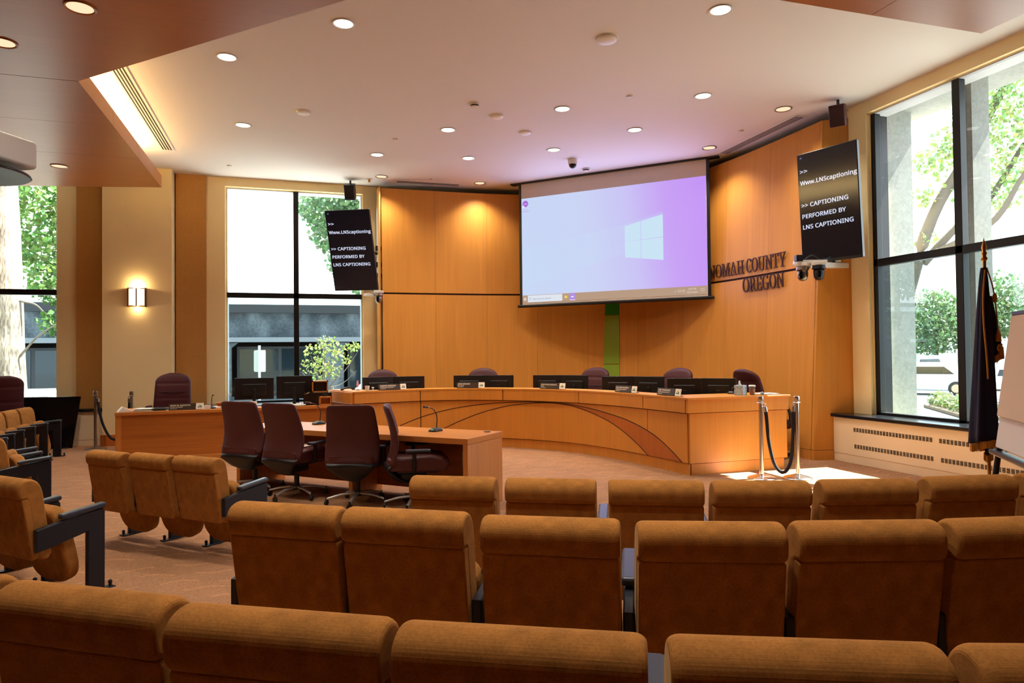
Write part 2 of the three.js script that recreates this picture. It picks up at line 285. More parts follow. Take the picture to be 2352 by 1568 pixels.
// raised letters, and the start of the name disappears behind the screen
const fontLoader = new FontLoader();
const serif = await fontLoader.loadAsync('fonts/droid/droid_serif_regular.typeface.json');
{
  const t = thing('wall_lettering', 'dark raised county name letters on the wood wall right of the screen', 'lettering', [0, 0, 0]);
  const lm = phy({ color: 0x4a2210, roughness: .4, metalness: .5 });
  const zToS = (z) => { for (let i = 0; i <= 2000; i++) if (wallPt(i / 2000, 2.8).p.z < z) return arc[i]; };
  const row = (text, sRight, y, cap, squeeze) => {
    const size = cap / .71; let s = sRight;
    for (const ch of [...text].reverse()) {
      if (ch === ' ') { s += cap * .34; continue; }
      const g = new TextGeometry(ch, { font: serif, size, depth: .014, curveSegments: 5, bevelEnabled: true, bevelSize: .0015, bevelThickness: .0015, bevelSegments: 1 });
      g.computeBoundingBox(); const b = g.boundingBox, w = (b.max.x - b.min.x) * squeeze; g.translate(-b.min.x, 0, 0); g.scale(squeeze, 1, 1);
      const q = wallPt(uAt(s + w), y, .012), m = new THREE.Mesh(g, lm); m.name = 'letter'; shadow(m); m.position.copy(q.p);
      m.rotation.y = Math.atan2(q.n.x, q.n.z); t.add(m); s += w + cap * .06;
    }
  };
  row('MULTNOMAH COUNTY', zToS(-8.63), REV + .075, .16, .74);
  row('OREGON', zToS(-8.65), REV - .24, .16, .78);
}

// ------------------------------------------------------------ bronze soffit and cove
{
  const soffit = structGroup('ceiling_soffit');
  const Y = 4.4, H = .2;
  const slab = (pts) => { const g = extrude(pts.map(([x, z]) => [x, -z]), H); g.rotateX(-Math.PI / 2); g.translate(0, Y, 0); return uvm(g, true); };
  // panels along the left window wall, parted by thin joints
  const farZ = (x) => -12.6 - (x + 2.1) * -.326;
  part(soffit, 'panel', slab([[-9, farZ(-9) > -14 ? farZ(-9) : -14.1], [-2.1, -12.6], [-2.1, -10.846], [-9, -10.846]]), M.soffit);
  part(soffit, 'panel', slab([[-9, -10.84], [-2.1, -10.84], [-2.1, -9.406], [-9, -9.406]]), M.soffit);
  part(soffit, 'panel', slab([[-9, -9.4], [-2.1, -9.4], [-2.1, -7.986], [-9, -7.986]]), M.soffit);
  part(soffit, 'panel', slab([[-9, -7.975], [-2.1, -7.975], [1.4, -4.6], [1.4, 3.6], [-9, 3.6]]), M.soffit);
  part(soffit, 'panel', slab([[1.406, -4.6], [4.69, -4.55], [4.69, 3.6], [1.406, 3.6]]), M.soffit);
  part(soffit, 'panel', slab([[4.696, -4.55], [5.93, -4.53], [6.05, 3.6], [4.696, 3.6]]), M.soffit);
  // upstand that closes the soffit off from the ceiling, set back behind the lip
  part(soffit, 'upstand', box3(-2.75, -2.7, Y + H, CEIL, -12.4, -7.6), M.ceiling);
  { const g = new THREE.BoxGeometry(4.86, CEIL - Y - H, .05); xf(g, [-.5, (CEIL + Y + H) / 2, -5.65], [0, -Math.atan2(3.375, 3.5), 0]); part(soffit, 'upstand', g, M.ceiling); }
  part(soffit, 'upstand', box3(1.3, 5.7, Y + H, CEIL, -4.0, -3.95), M.ceiling);
  part(soffit, 'upstand', box3(5.45, 5.5, Y + H, CEIL, -4.0, 3.5), M.ceiling);
}
// cove strip: a warm glowing batten in the gap above the left soffit lip
{
  const t = thing('cove_light', 'warm cove light strip glowing above the bronze soffit edge', 'light', [-2.56, 4.64, -10.2]);
  part(t, 'housing', rbox(.1, .05, 4.3, .005), M.white);
  part(t, 'lamp_tube', xf(cyl(.018, 4.2, 12), [0, .045, 0], [Math.PI / 2, 0, 0]), lampMat(1, .8, .45, 6));
  const l = new THREE.RectAreaLight(new THREE.Color(1, .72, .3), COVE, .08, 4.2); l.name = 'cove_lamp'; l.position.set(.03, .08, 0); l.lookAt(1.0, 3.2, 0); t.add(l);
  l.rotation.set(0, 0, 0); l.rotation.set(Math.PI / 2, 0, 0);
}
// linear slot diffusers in the ceiling
{
  const slots = (name, label, pts, w) => {
    const t = thing(name, label, 'air vent'); const A = new THREE.Vector3(pts[0][0], CEIL, pts[0][1]), B = new THREE.Vector3(pts[1][0], CEIL, pts[1][1]), d = B.clone().sub(A), L = d.length(), ang = Math.atan2(d.x, d.z);
    t.position.copy(A.add(B).multiplyScalar(.5)); t.rotation.y = ang;
    part(t, 'frame', rbox(w + .05, .012, L + .05, .003), M.ceiling, [0, -.004, 0]);
    for (let i = 0; i < 4; i++) part(t, 'slot', new THREE.BoxGeometry(w / 4 * .5, .006, L), M.slot, [(i - 1.5) * w / 4, -.0085, 0]);
  };
  slots('slot_diffuser', 'long linear air slot beside the glowing cove', [[-1.98, -8.7], [-1.98, -12.42]], .16);
  slots('slot_diffuser', 'dark linear air slot above the right half of the wood wall', [[7.1, -8.2], [7.12, -10.1]], .16);
  slots('slot_diffuser', 'dark linear air slot above the left half of the wood wall', [[1.95, -13.5], [3.2, -13.48]], .16);
}

// ------------------------------------------------------------ ceiling fittings
function spot(x, y, z, k, c = [1, .89, .74], ang = 1.05) {
  const s = new THREE.SpotLight(new THREE.Color(...c), k, 0, ang, .8); s.name = 'downlight_lamp'; s.position.set(x, y, z); s.target.position.set(x, y - 3, z); s.castShadow = true; s.shadow.radius = 4; return s;
}
function makeDownlight(name, label, kind, pos) {
  const t = thing(name, label, 'ceiling light', pos);
  const rim = new THREE.LatheGeometry([[.098, 0], [.118, -.004], [.12, -.009], [.112, -.012], [.098, -.006], [.098, 0]].map((p) => new THREE.Vector2(...p)), 40);
  part(t, 'trim_ring', rim, kind === 'soffit' ? M.soffit : kind === 'baffle' ? M.steel : M.ceiling);
  part(t, 'lamp_disc', xf(new THREE.CircleGeometry(.098, 40), [0, -.003, 0], [Math.PI / 2, 0, 0]), kind === 'soffit' ? M.lampWarm : kind === 'baffle' ? lampMat(1, .72, .46, .8) : M.lampDisc);
  const s = spot(0, -.02, 0, kind === 'white' ? SPOT : kind === 'soffit' ? SPOT * 1.1 : SPOT * .9, undefined, kind === 'soffit' ? 1.0 : 1.05); t.add(s, s.target); s.target.position.set(0, -3, 0);
  return t;
}
for (const [x, z, label] of [
  [.504, -7.215, 'round white downlight nearest the long diagonal soffit edge'], [4.119, -5.857, 'round white downlight nearest the bronze soffit on the right'],
  [-.722, -8.406, 'round white downlight beside the near end of the air slot'], [-.71, -10.822, 'round white downlight beside the far end of the air slot'],
  [5.266, -7.91, 'round white downlight over the right end of the curved bench'], [3.623, -8.89, 'round white downlight just before the group of ceiling discs'],
  [2.264, -10.206, 'round white downlight left of the twin ceiling discs'], [5.04, -9.422, 'round white downlight ahead of the screen, right of the dome camera'],
  [1.372, -11.807, 'round white downlight over the staff desk end near the left hanging display'], [2.933, -11.59, 'round white downlight left of the screen, farthest from the viewer'],
  [4.205, -10.73, 'round white downlight beside the black dome camera'],
]) makeDownlight('downlight', label, 'white', [x, CEIL, z]);
for (const [x, z, label] of [[6.698, -9.907, 'recessed wall washer light at the right end of the screen'], [6.656, -8.023, 'recessed brass toned wall washer above the right hanging display'],
  [1.617, -13.228, 'recessed orange toned wall washer at the left end of the wood wall'], [3.574, -13.217, 'recessed wall washer light left of the screen casing']]) makeDownlight('wall_washer', label, 'baffle', [x, CEIL, z]);
for (const [x, z, label] of [[-1.642, -6.284, 'warm downlight in the bronze soffit at the top left corner'], [-2.486, -7.176, 'warm downlight in the bronze soffit cut by the left edge'], [-3.292, -11.578, 'warm downlight in the bronze soffit behind the projector']]) makeDownlight('soffit_downlight', label, 'soffit', [x, 4.4, z]);
for (const [x, z, l] of [[-1.5, -3.6, 'over the aisle beside the middle right row'], [.5, -2.9, 'over the aisle end of the far right row'], [2.5, -2.6, 'over the middle of the far right row'], [.6, -1.9, 'over the nearest row']]) makeDownlight('soffit_downlight', 'added unseen warm downlight in the bronze soffit ' + l, 'soffit', [x, 4.4, z]);  // out-of-view downlights added to brighten the tops of the seat backs
const disc = (name, label, x, z, r, h, cat = 'ceiling speaker') => { const t = thing(name, label, cat, [x, CEIL, z]); part(t, 'rim', xf(cyl(r, h * .5, 32, r * 1.02), [0, -h * .25, 0]), M.whitePlastic); part(t, 'cover', xf(new THREE.SphereGeometry(r * .9, 28, 10, 0, Math.PI * 2, 0, Math.PI / 2), [0, -h * .45, 0], [Math.PI, 0, 0], [1, h / r * .6, 1]), M.white); };
disc('ceiling_disc', 'largest round white ceiling disc, nearest the viewer', 3.284, -6.746, .12, .05);
disc('ceiling_disc', 'round white ceiling disc alone left of the centre', .141, -10.009, .1, .04);
disc('ceiling_disc', 'round white ceiling disc just behind the smoke detector', 2.816, -9.412, .1, .04);
disc('ceiling_disc', 'round white ceiling disc nearest the dome camera downlight', 3.443, -10.002, .1, .035);
for (const [x, z, l] of [[4.315, -8.2, 'small flat white cap in the ceiling right of centre'], [1.553, -10.868, 'small flat cap in the ceiling left of centre'], [-1.095, -13.189, 'small flat cap in the ceiling before the back left window'], [2.597, -13.164, 'small flat cap in the ceiling above the wood wall left half'], [6.668, -9.004, 'small flat cap in the ceiling above the right wood wall']]) solo('ceiling_sprinkler', merge([xf(cyl(.045, .01, 24), [0, -.005, 0]), xf(cyl(.034, .008, 24), [0, -.014, 0])]), M.whitePlastic, l, 'sprinkler cap', [x, CEIL, z]);
{
  const sd = (x, z, l) => { const t = thing('smoke_detector', l, 'smoke detector', [x, CEIL, z]); part(t, 'base', xf(cyl(.075, .022, 32), [0, -.011, 0]), M.whitePlastic); part(t, 'vents', xf(cyl(.05, .022, 20, .058), [0, -.033, 0]), M.darkPlastic); part(t, 'cap', xf(cyl(.042, .012, 28, .055), [0, -.048, 0]), M.whitePlastic); };
  sd(2.381, -9.036, 'cream smoke detector with dark vents in the middle of the ceiling'); sd(5.211, -11.663, 'small smoke detector just before the screen casing'); 
  const sp = thing('sprinkler_head', 'small cream sprinkler head at the corner above the left display', 'sprinkler', [1.412, CEIL, -13.487]); part(sp, 'escutcheon', xf(cyl(.06, .012, 24), [0, -.006, 0]), M.whitePlastic); part(sp, 'head', xf(cyl(.022, .05, 12), [0, -.035, 0]), M.brass);
  const dc = thing('dome_camera', 'black dome camera on a white ceiling base in front of the screen', 'camera', [4.734, CEIL, -11.174]);
  part(dc, 'base', xf(cyl(.08, .09, 32, .085), [0, -.045, 0]), M.whitePlastic); part(dc, 'dome', xf(new THREE.SphereGeometry(.068, 28, 14, 0, Math.PI * 2, 0, Math.PI / 2), [0, -.09, 0], [Math.PI, 0, 0], [1, 1.1, 1]), M.plasticGloss);
}

// ------------------------------------------------------------ projection screen
const desktop = canvas(2048, 1152, (g, w, h) => {
  const grd = g.createLinearGradient(0, h * .6, w, h * .35); grd.addColorStop(0, '#cfe0ff'); grd.addColorStop(.4, '#d3dcff'); grd.addColorStop(.62, '#d2ccff'); grd.addColorStop(.82, '#d0a8ff'); grd.addColorStop(1, '#cc9bff'); g.fillStyle = grd; g.fillRect(0, 0, w, h);
  g.globalAlpha = .22; g.fillStyle = '#cdeaff'; g.beginPath(); g.moveTo(1180, 400); g.lineTo(1610, 300); g.lineTo(1610, 790); g.lineTo(1180, 700); g.lineTo(0, 1000); g.lineTo(0, 560); g.closePath(); g.fill(); g.globalAlpha = 1;
  // four-pane window mark
  const pane = (x0, y0, x1, y1, t0, t1, b0, b1) => { g.beginPath(); g.moveTo(x0, t0); g.lineTo(x1, t1); g.lineTo(x1, b1); g.lineTo(x0, b0); g.closePath(); g.fill(); };
  g.fillStyle = '#d2edff'; const X0 = 1205, X1 = 1610, T0 = 415, T1 = 330, B0 = 735, B1 = 790, xm = 1378, yl = (x, t) => { const k = (x - X0) / (X1 - X0); return (T0 + (T1 - T0) * k) * (1 - t) + (B0 + (B1 - B0) * k) * t; };
  for (const [a, b] of [[X0, xm - 3], [xm + 3, X1]]) for (const [t, u] of [[0, .494], [.506, 1]]) pane(a, 0, b, 0, yl(a, t), yl(b, t), yl(a, u), yl(b, u));
  g.fillStyle = '#b06fe0'; g.beginPath(); g.arc(48, 60, 36, 0, 7); g.fill(); g.fillStyle = '#ecd6ff'; g.font = 'bold 18px sans-serif'; g.textAlign = 'center'; g.fillText('zoom', 48, 66); g.fillStyle = '#fff'; g.fillRect(16, 80, 20, 20); g.fillStyle = '#c8a0f0'; g.font = '20px sans-serif'; g.fillText('Zoom', 50, 128); g.fillText('Workplace', 54, 150);
  g.fillStyle = '#bfa088'; g.fillRect(0, 1070, w, 82); g.fillStyle = '#e8eef8'; g.fillRect(66, 1074, 420, 74); g.fillStyle = '#8fa0b8'; g.font = '26px sans-serif'; g.textAlign = 'left'; g.fillText('Type here to search', 122, 1122); g.strokeStyle = '#8fa0b8'; g.lineWidth = 3; g.beginPath(); g.arc(96, 1106, 9, 0, 7); g.moveTo(90, 1114); g.lineTo(82, 1124); g.stroke();
  g.fillStyle = '#f4f4f8'; for (const [x, y] of [[18, 1098], [33, 1098], [18, 1113], [33, 1113]]) g.fillRect(x, y, 12, 12);
  g.fillStyle = '#f0e070'; g.fillRect(512, 1096, 32, 26); g.fillStyle = '#b794e8'; g.fillRect(570, 1074, 70, 74); g.fillStyle = '#fff'; g.fillRect(590, 1104, 30, 12); g.fillRect(572, 1142, 66, 6);
  g.fillStyle = '#efe4dc'; g.font = '22px sans-serif'; g.fillText('4:43 PM', 1856, 1102); g.fillText('8/21/2024', 1846, 1134); g.strokeStyle = '#efe4dc'; g.lineWidth = 3; g.beginPath(); g.moveTo(1718, 1116); g.lineTo(1728, 1106); g.lineTo(1738, 1116); g.stroke(); g.strokeRect(1756, 1100, 26, 18); g.strokeRect(1800, 1102, 22, 16); g.strokeRect(1985, 1096, 28, 22);
});
{
  const A = new THREE.Vector3(4.37, 0, -13.075), B = new THREE.Vector3(6.99, 0, -10.36), mid = A.clone().add(B).multiplyScalar(.5), W = A.distanceTo(B), ang = Math.atan2(-1, 1);
  const t = thing('projection_screen', 'large pull down projection screen showing a lilac computer desktop', 'screen', [mid.x, 0, mid.z], -Math.PI / 4);
  const top = 4.975, bot = 2.52, fw = W - .02;
  part(t, 'casing', rbox(W + .34, .03, .14, .006), M.plastic, [0, 4.985, -.02]);
  part(t, 'fabric', rbox(fw, top - bot, .004, .001), M.screenFabric, [0, (top + bot) / 2, 0]);
  for (const s of [-1, 1]) part(t, 'black_border', rbox(.055, top - bot, .006, .001), M.plastic, [s * (W / 2 - .0275), (top + bot) / 2, .003]);
  part(t, 'bottom_bar', rbox(W + .1, .06, .05, .02, 3), M.plastic, [0, bot - .01, 0]);
  const iw = W - .12, iy0 = bot + .055, iy1 = iy0 + 2.10;
  const im = std({ color: 0x000000, emissive: 0xffffff, emissiveMap: desktop, emissiveIntensity: .65, roughness: 1 });
  const g = new THREE.PlaneGeometry(iw, iy1 - iy0); g.translate(0, (iy0 + iy1) / 2, .0065); part(t, 'projected_screen_image', g, im);
  const l = new THREE.RectAreaLight(new THREE.Color(.55, .55, 1.0), SCREEN_GLOW, iw, iy1 - iy0); l.name = 'screen_lamp'; l.position.set(0, (iy0 + iy1) / 2, .03); l.rotation.y = Math.PI; t.add(l);
}

// ------------------------------------------------------------ hanging caption displays, speakers, tracking cameras
const captions = canvas(900, 1596, (g, w, h) => {
  g.fillStyle = '#0e0c12'; g.fillRect(0, 0, w, h); g.fillStyle = '#5a6a8a'; g.beginPath(); g.arc(55, 50, 16, 0, 7); g.fill();
  g.fillStyle = '#dfe6ff'; g.font = '84px sans-serif'; g.strokeStyle = '#dfe6ff'; g.lineWidth = 3.5; const L = [['>>', 285], ['Www.LNScaptioning', 455], ['>> CAPTIONING', 790], ['PERFORMED BY', 955], ['LNS CAPTIONING', 1115]];
  for (const [s, y] of L) { const m = g.measureText(s).width, max = s.startsWith('Www') ? 868 : s === '>>' ? 130 : s.startsWith('>>') ? 730 : s[0] === 'P' ? 680 : 790; g.save(); g.translate(26, y); g.scale(max / m, 1); g.fillText(s, 0, 0); g.strokeText(s, 0, 0); g.restore(); }
});
function display(label, pos, yaw, pitch, bar) {
  const t = thing('caption_display', label, 'display screen', pos, 0); t.rotation.set(pitch, yaw, 0, 'YXZ');
  const w = .88, h = 1.56;
  part(t, 'casing', rbox(w, h, .06, .008, 2), M.plastic, [0, 0, -.034]);
  const m = phy({ color: 0x060608, roughness: .12, emissive: 0xffffff, emissiveMap: captions, emissiveIntensity: .68 });
  const g = new THREE.PlaneGeometry(w - .02, h - .05); part(t, 'screen_face', g, m, [0, .012, -.001 - .0005]);
  part(t, 'back_mount', rbox(.36, .5, .1, .01), M.plastic, [0, 0, -.11]);
  return t;
}
display('portrait caption display hanging before the back left window', [1.058, 3.565, -13.4], rad(-25.4), rad(18.3));
display('portrait caption display hanging at the right end of the wood wall', [7.022, 3.567, -7.599], rad(-73.9), rad(3.5));
// their brackets
{
  const t = thing('display_bracket', 'white pole and black clamps holding the left hanging display', 'bracket', [1.62, 0, -13.86]);
  part(t, 'pole', xf(cyl(.03, 1.95, 16), [0, 3.55, 0]), M.white);
  for (const y of [3.95, 3.62, 3.4]) part(t, 'clamp', rbox(.12, .1, .12, .015), M.plastic, [0, y - .25, .01]);
  part(t, 'arm', rod([0, 3.6, 0], [-.52, 3.58, .27], .028, 12), M.plastic);
  const b = thing('wall_beam', 'white beam under the right hanging display reaching from the wall', 'bracket', [7.3, 2.76, -7.86]);
  part(b, 'beam', rbox(.62, .075, .13, .008), M.white); part(b, 'arm', rod([.05, .03, 0], [-.12, .62, .16], .03, 12), M.plastic); part(b, 'junction_box', rbox(.1, .07, .05, .008), M.white, [.08, .08, .03]); part(b, 'strut', rod([.12, .03, .02], [.2, .32, .1], .022, 10), M.plastic);
}
function speaker(label, pos, yaw, pitch, w, h, d, mat) {
  const t = thing('wall_speaker', label, 'speaker', pos); t.rotation.set(pitch, yaw, 0, 'YXZ');
  part(t, 'cabinet', rbox(w, h, d, .012, 2), mat, [0, 0, 0]); part(t, 'grille', rbox(w * .9, h * .82, .012, .005, 2), mat === M.plastic ? mat : phy({ color: 0x2a050c, roughness: .7 }), [0, -h * .01, d / 2 + .004]);
  part(t, 'bracket', rod([0, 0, -d / 2 + .02], [0, h / 2 + .12, -d / 2 - .04], .02, 10), M.plastic); return t;
}
speaker('small black speaker tilted down from the ceiling above the left display', [1.06, 4.77, -13.68], rad(-14), rad(24), .2, .3, .2, M.plastic);
speaker('dark red grilled speaker tilted down above the right display', [7.12, 4.77, -7.5], rad(-52), rad(16), .2, .29, .15, phy({ color: 0x3a0712, roughness: .5 }));
function ptz(label, pos, turn, s = 1, body = M.steel) {
  const t = thing('tracking_camera', label, 'camera', pos, turn); t.scale.setScalar(s);
  part(t, 'mount_plate', rbox(.17, .05, .14, .008), M.white, [0, .12, 0]);
  part(t, 'base_ring', xf(cyl(.085, .045, 28, .078), [0, .07, 0]), body);
  part(t, 'body', loft([ring(.066, .066, .05, 0, 24, 2), ring(.068, .068, 0, 0, 24, 2), ring(.064, .064, -.05, 0, 24, 2), ring(.045, .045, -.085, 0, 24, 2), ring(.012, .012, -.098, 0, 24, 2)]), body);
  part(t, 'lens_band', rbox(.055, .12, .05, .02, 3), M.plasticGloss, [0, -.02, .05]);
  part(t, 'lens', xf(cyl(.02, .02, 20), [0, -.02, .078], [Math.PI / 2, 0, 0]), M.plasticGloss);
  return t;
}
ptz('silver tracking camera hanging at the left end of the right bracket', [6.72, 2.62, -7.77], rad(-60), 1.05);
ptz('black faced tracking camera hanging close beside the silver one on the right', [6.86, 2.62, -7.62], rad(-35), 1.05, phy({ color: 0x30323c, roughness: .3, metalness: .6 }));
ptz('grey tracking camera under the left hanging display', [1.56, 2.66, -13.34], rad(-20), 1.0);
{ const t = thing('camera_bracket', 'white shelf bracket carrying the tracking camera under the left display', 'bracket', [1.44, 2.73, -13.44], .5); part(t, 'shelf', rbox(.3, .05, .12, .006), M.white); part(t, 'upright', rod([.1, 0, 0], [.13, .24, -.3], .02, 8), M.plastic);
  const t2 = thing('camera_bracket', 'cluttered black and white bracket holding the two right tracking cameras', 'bracket', [6.84, 2.78, -7.76], -.3); part(t2, 'plate', rbox(.42, .05, .16, .006), M.white); part(t2, 'adapter_box', rbox(.09, .09, .08, .006), M.plastic, [-.18, .05, .05]); part(t2, 'cable', tube([[-.1, .04, .06], [0, .09, .08], [.1, .03, .09], [.25, .06, .08]], .007), M.plastic); }

// ------------------------------------------------------------ sconce
{
  const t = thing('wall_sconce', 'square glowing wall sconce with bronze frame on the cream pillar', 'wall light', [-2.675, 2.64, -13.72]);
  part(t, 'back_plate', rbox(.27, .33, .02, .004), M.brass, [0, 0, .01]);
  const bow = new THREE.CylinderGeometry(.26, .26, .31, 24, 1, true, -.5, 1.0); part(t, 'lamp_shade', bow, lampMat(1, .85, .55, 2.2), [0, 0, -.13]);
  const bronze = phy({ color: 0x8a5a24, roughness: .35, metalness: .8 });
  for (const s of [-1, 1]) part(t, 'side_frame', rbox(.022, .345, .1, .004), bronze, [s * .137, 0, .05]);
  for (const y of [-1, 1]) part(t, 'cross_bar', rbox(.29, .014, .02, .004), bronze, [0, y * .155, .115]);
  part(t, 'centre_bar', rbox(.02, .33, .012, .003), bronze, [0, 0, .135]);
  for (const y of [.2, -.2]) { const p = new THREE.PointLight(new THREE.Color(1, .72, .38), y > 0 ? .45 : .12); p.name = 'sconce_lamp'; p.position.set(0, y, .07); p.castShadow = true; t.add(p); }
}
// ------------------------------------------------------------ curved bench (dais)
const benchCurve = new THREE.CatmullRomCurve3([[.90, -11.15], [2.04, -11.42], [2.75, -11.3], [3.42, -10.86], [4.08, -10.05], [4.42, -9.19], [4.61, -8.24], [4.71, -7.54]].map(([x, z]) => new THREE.Vector3(x, 0, z)));
const BL = benchCurve.getLength();
function benchAt(s, off = 0) { const u = Math.min(Math.max(s / BL, 0), 1), p = benchCurve.getPointAt(u), t = benchCurve.getTangentAt(u), n = new THREE.Vector3(-t.z, 0, t.x); return { p: p.addScaledVector(n, off), n, t }; }
const benchS = (x) => { let a = 0, b = BL; for (let i = 0; i < 40; i++) { const m = (a + b) / 2; benchCurve.getPointAt(m / BL).x < x ? a = m : b = m; } return a; };
// slab along the bench: y0 and y1 may be functions of s; off is how far the face stands out towards the room
function benchSlab(s0, s1, y0, y1, off, thick, n = 20) {
  const f0 = typeof y0 === 'function' ? y0 : () => y0, f1 = typeof y1 === 'function' ? y1 : () => y1, pos = [], uv = [], idx = [];
  for (let i = 0; i <= n; i++) { const s = s0 + (s1 - s0) * i / n, a = benchAt(s, off).p, b = benchAt(s, off - thick).p; for (const [q, y] of [[a, f0(s)], [a, f1(s)], [b, f1(s)], [b, f0(s)]]) { pos.push(q.x, y, q.z); uv.push(s, y + (q === b ? thick : 0)); } }
  for (let i = 0; i < n; i++) for (let k = 0; k < 4; k++) { const a = i * 4 + k, b = i * 4 + (k + 1) % 4; idx.push(a, a + 4, b, b, a + 4, b + 4); }
  const e = n * 4; idx.push(0, 1, 2, 0, 2, 3, e, e + 2, e + 1, e, e + 3, e + 2);
  const g = new THREE.BufferGeometry(); g.setAttribute('position', new THREE.Float32BufferAttribute(pos, 3)); g.setAttribute('uv', new THREE.Float32BufferAttribute(uv, 2)); g.setIndex(idx); const h = g.toNonIndexed(); h.computeVertexNormals(); return h;
}
{
  const t = thing('council_bench', 'long curved wooden council bench with inlaid arcs on its front', 'bench');
  const J = [0, ...[2.009, 3.331, 4.216, 4.583].map(benchS), BL];
  for (let i = 0; i < J.length - 1; i++) part(t, 'fascia_panel', benchSlab(J[i] + (i ? .008 : 0), J[i + 1] - (i < J.length - 2 ? .008 : 0), .785, .962, .03, .05), M.woodBench);
  part(t, 'core', benchSlab(0, BL, .14, .95, -.024, .05, 60), M.groove);
  const JB = [0, benchS(2.02), benchS(4.593), BL];
  for (let i = 0; i < 3; i++) part(t, 'front_panel', benchSlab(JB[i] + (i ? .007 : 0), JB[i + 1] - (i < 2 ? .007 : 0), .15, .772, 0, .03, 40), M.woodBench);
  part(t, 'kick_plate', benchSlab(0, BL, 0, .14, -.02, .04, 60), M.woodBench);
  part(t, 'ledge_top', benchSlab(0, BL, .955, .978, .035, .36, 60), M.woodBench);
  part(t, 'work_surface', benchSlab(.02, BL - .02, .72, .75, -.33, .34, 60), M.woodBench);
  // inlaid arcs
  const lerpPts = (pts) => { const S = pts.map(([x, y]) => [benchS(x), y]); const c = new THREE.CatmullRomCurve3(S.map(([s, y]) => new THREE.Vector3(s, y, 0))); return c.getPoints(60); };
  const A = lerpPts([[2.402, .30], [2.694, .437], [3.033, .577], [3.354, .68], [3.641, .735], [3.895, .758], [4.128, .733], [4.31, .643], [4.424, .54], [4.511, .396], [4.564, .251], [4.593, .15]]);
  const B = lerpPts([[1.654, .383], [2.04, .513], [2.49, .624], [2.909, .695], [3.287, .738], [3.747, .765], [4.088, .755], [4.279, .715], [4.424, .655], [4.53, .578], [4.612, .448], [4.666, .28], [4.695, .152]]);
  const yOf = (P) => (s) => { for (let i = 0; i < P.length - 1; i++) if (s <= P[i + 1].x) { const k = (s - P[i].x) / Math.max(1e-6, P[i + 1].x - P[i].x); return P[i].y + (P[i + 1].y - P[i].y) * Math.max(0, k); } return P[P.length - 1].y; };
  const ya = yOf(A), yb = yOf(B), w = .006;
  const ribbon = (P) => { const pos = [], idx = []; P.forEach((q, i) => { const a = P[Math.max(0, i - 1)], b = P[Math.min(P.length - 1, i + 1)], d = new THREE.Vector2(b.x - a.x, b.y - a.y).normalize(); for (const [k, o] of [[-1, .0035], [1, .0035], [1, -.002], [-1, -.002]]) { const p = benchAt(q.x - d.y * w * k, o).p; pos.push(p.x, q.y + d.x * w * k, p.z); } if (i) for (let k = 0; k < 4; k++) { const u = (i - 1) * 4 + k, v = (i - 1) * 4 + (k + 1) % 4; idx.push(u, v, u + 4, v, v + 4, u + 4); } }); const g = new THREE.BufferGeometry(); g.setAttribute('position', new THREE.Float32BufferAttribute(pos, 3)); g.setAttribute('uv', new THREE.Float32BufferAttribute(new Float32Array(pos.length / 3 * 2), 2)); g.setIndex(idx); const h = g.toNonIndexed(); h.computeVertexNormals(); return h; };
  part(t, 'inlay_arc', ribbon(A), M.groove); part(t, 'inlay_arc', ribbon(B), M.groove);
  const lens = part(t, 'inlay_panel', benchSlab(benchS(3.95), BL - .012, (s) => (s > benchS(4.592) ? .152 : ya(s) + .004), (s) => Math.max(.153, yb(s) - .004), .0022, .004, 70), M.woodBenchDark); lens.userData.label = 'darker reddish veneer between the two arcs';
  // square right end facing the seats, and the left end
  const endR = (name, x0, x1, y0, y1, z, m = M.woodBench) => part(t, name, uvm(box3(x0, x1, y0, y1, z - .06, z)), m);
  endR('end_fascia', 4.69, 6.2, .785, .962, -7.475); endR('end_panel', 4.725, 6.19, .15, .775, -7.505); endR('end_kick_plate', 4.76, 6.16, 0, .14, -7.535);
  part(t, 'end_core', box3(4.76, 6.16, .02, .95, -7.6, -7.54), M.groove);
  part(t, 'end_top', uvm(rbox(1.54, .024, .62, .004)), M.woodBench, [5.445, .967, -7.76]);
  part(t, 'end_side', uvm(rbox(.05, .94, .55, .004)), M.woodBench, [6.16, .47, -7.85]);
  const dir = Math.atan2(-.3, -1.02);
  for (const [n, h, y, o] of [['end_fascia', .18, .873, -.03], ['end_panel', .625, .46, 0], ['end_kick_plate', .14, .07, .02]]) part(t, n, uvm(rbox(.05, h, 1.08, .004)), M.woodBench, [.755 + o, y, -11.66], [0, dir + Math.PI, 0]);
  part(t, 'end_top', uvm(rbox(.4, .024, 1.1, .004)), M.woodBench, [.93, .967, -11.69], [0, dir + Math.PI, 0]);
}
// ------------------------------------------------------------ staff desk
{
  const t = thing('staff_desk', 'straight wooden staff desk at the left with a recessed front panel', 'desk', [-2.5, 0, -11.27], Math.atan2(.13, 3.03));
  const L = 3.08;
  part(t, 'top', uvm(rbox(L, .05, .85, .006), true), M.woodDesk, [L / 2, .735, -.425]);
  part(t, 'front_panel', uvm(rbox(L - .1, .63, .03, .004), true), M.woodDeskPanel, [L / 2, .395, -.06]);
  part(t, 'end_panel', uvm(rbox(.075, .71, .82, .006)), M.woodDesk, [.04, .355, -.43]); part(t, 'end_panel', uvm(rbox(.075, .71, .82, .006)), M.woodDesk, [L - .04, .355, -.43]);
  part(t, 'plinth', uvm(rbox(L - .15, .08, .1, .005), true), M.woodDesk, [L / 2, .04, -.04]);
}
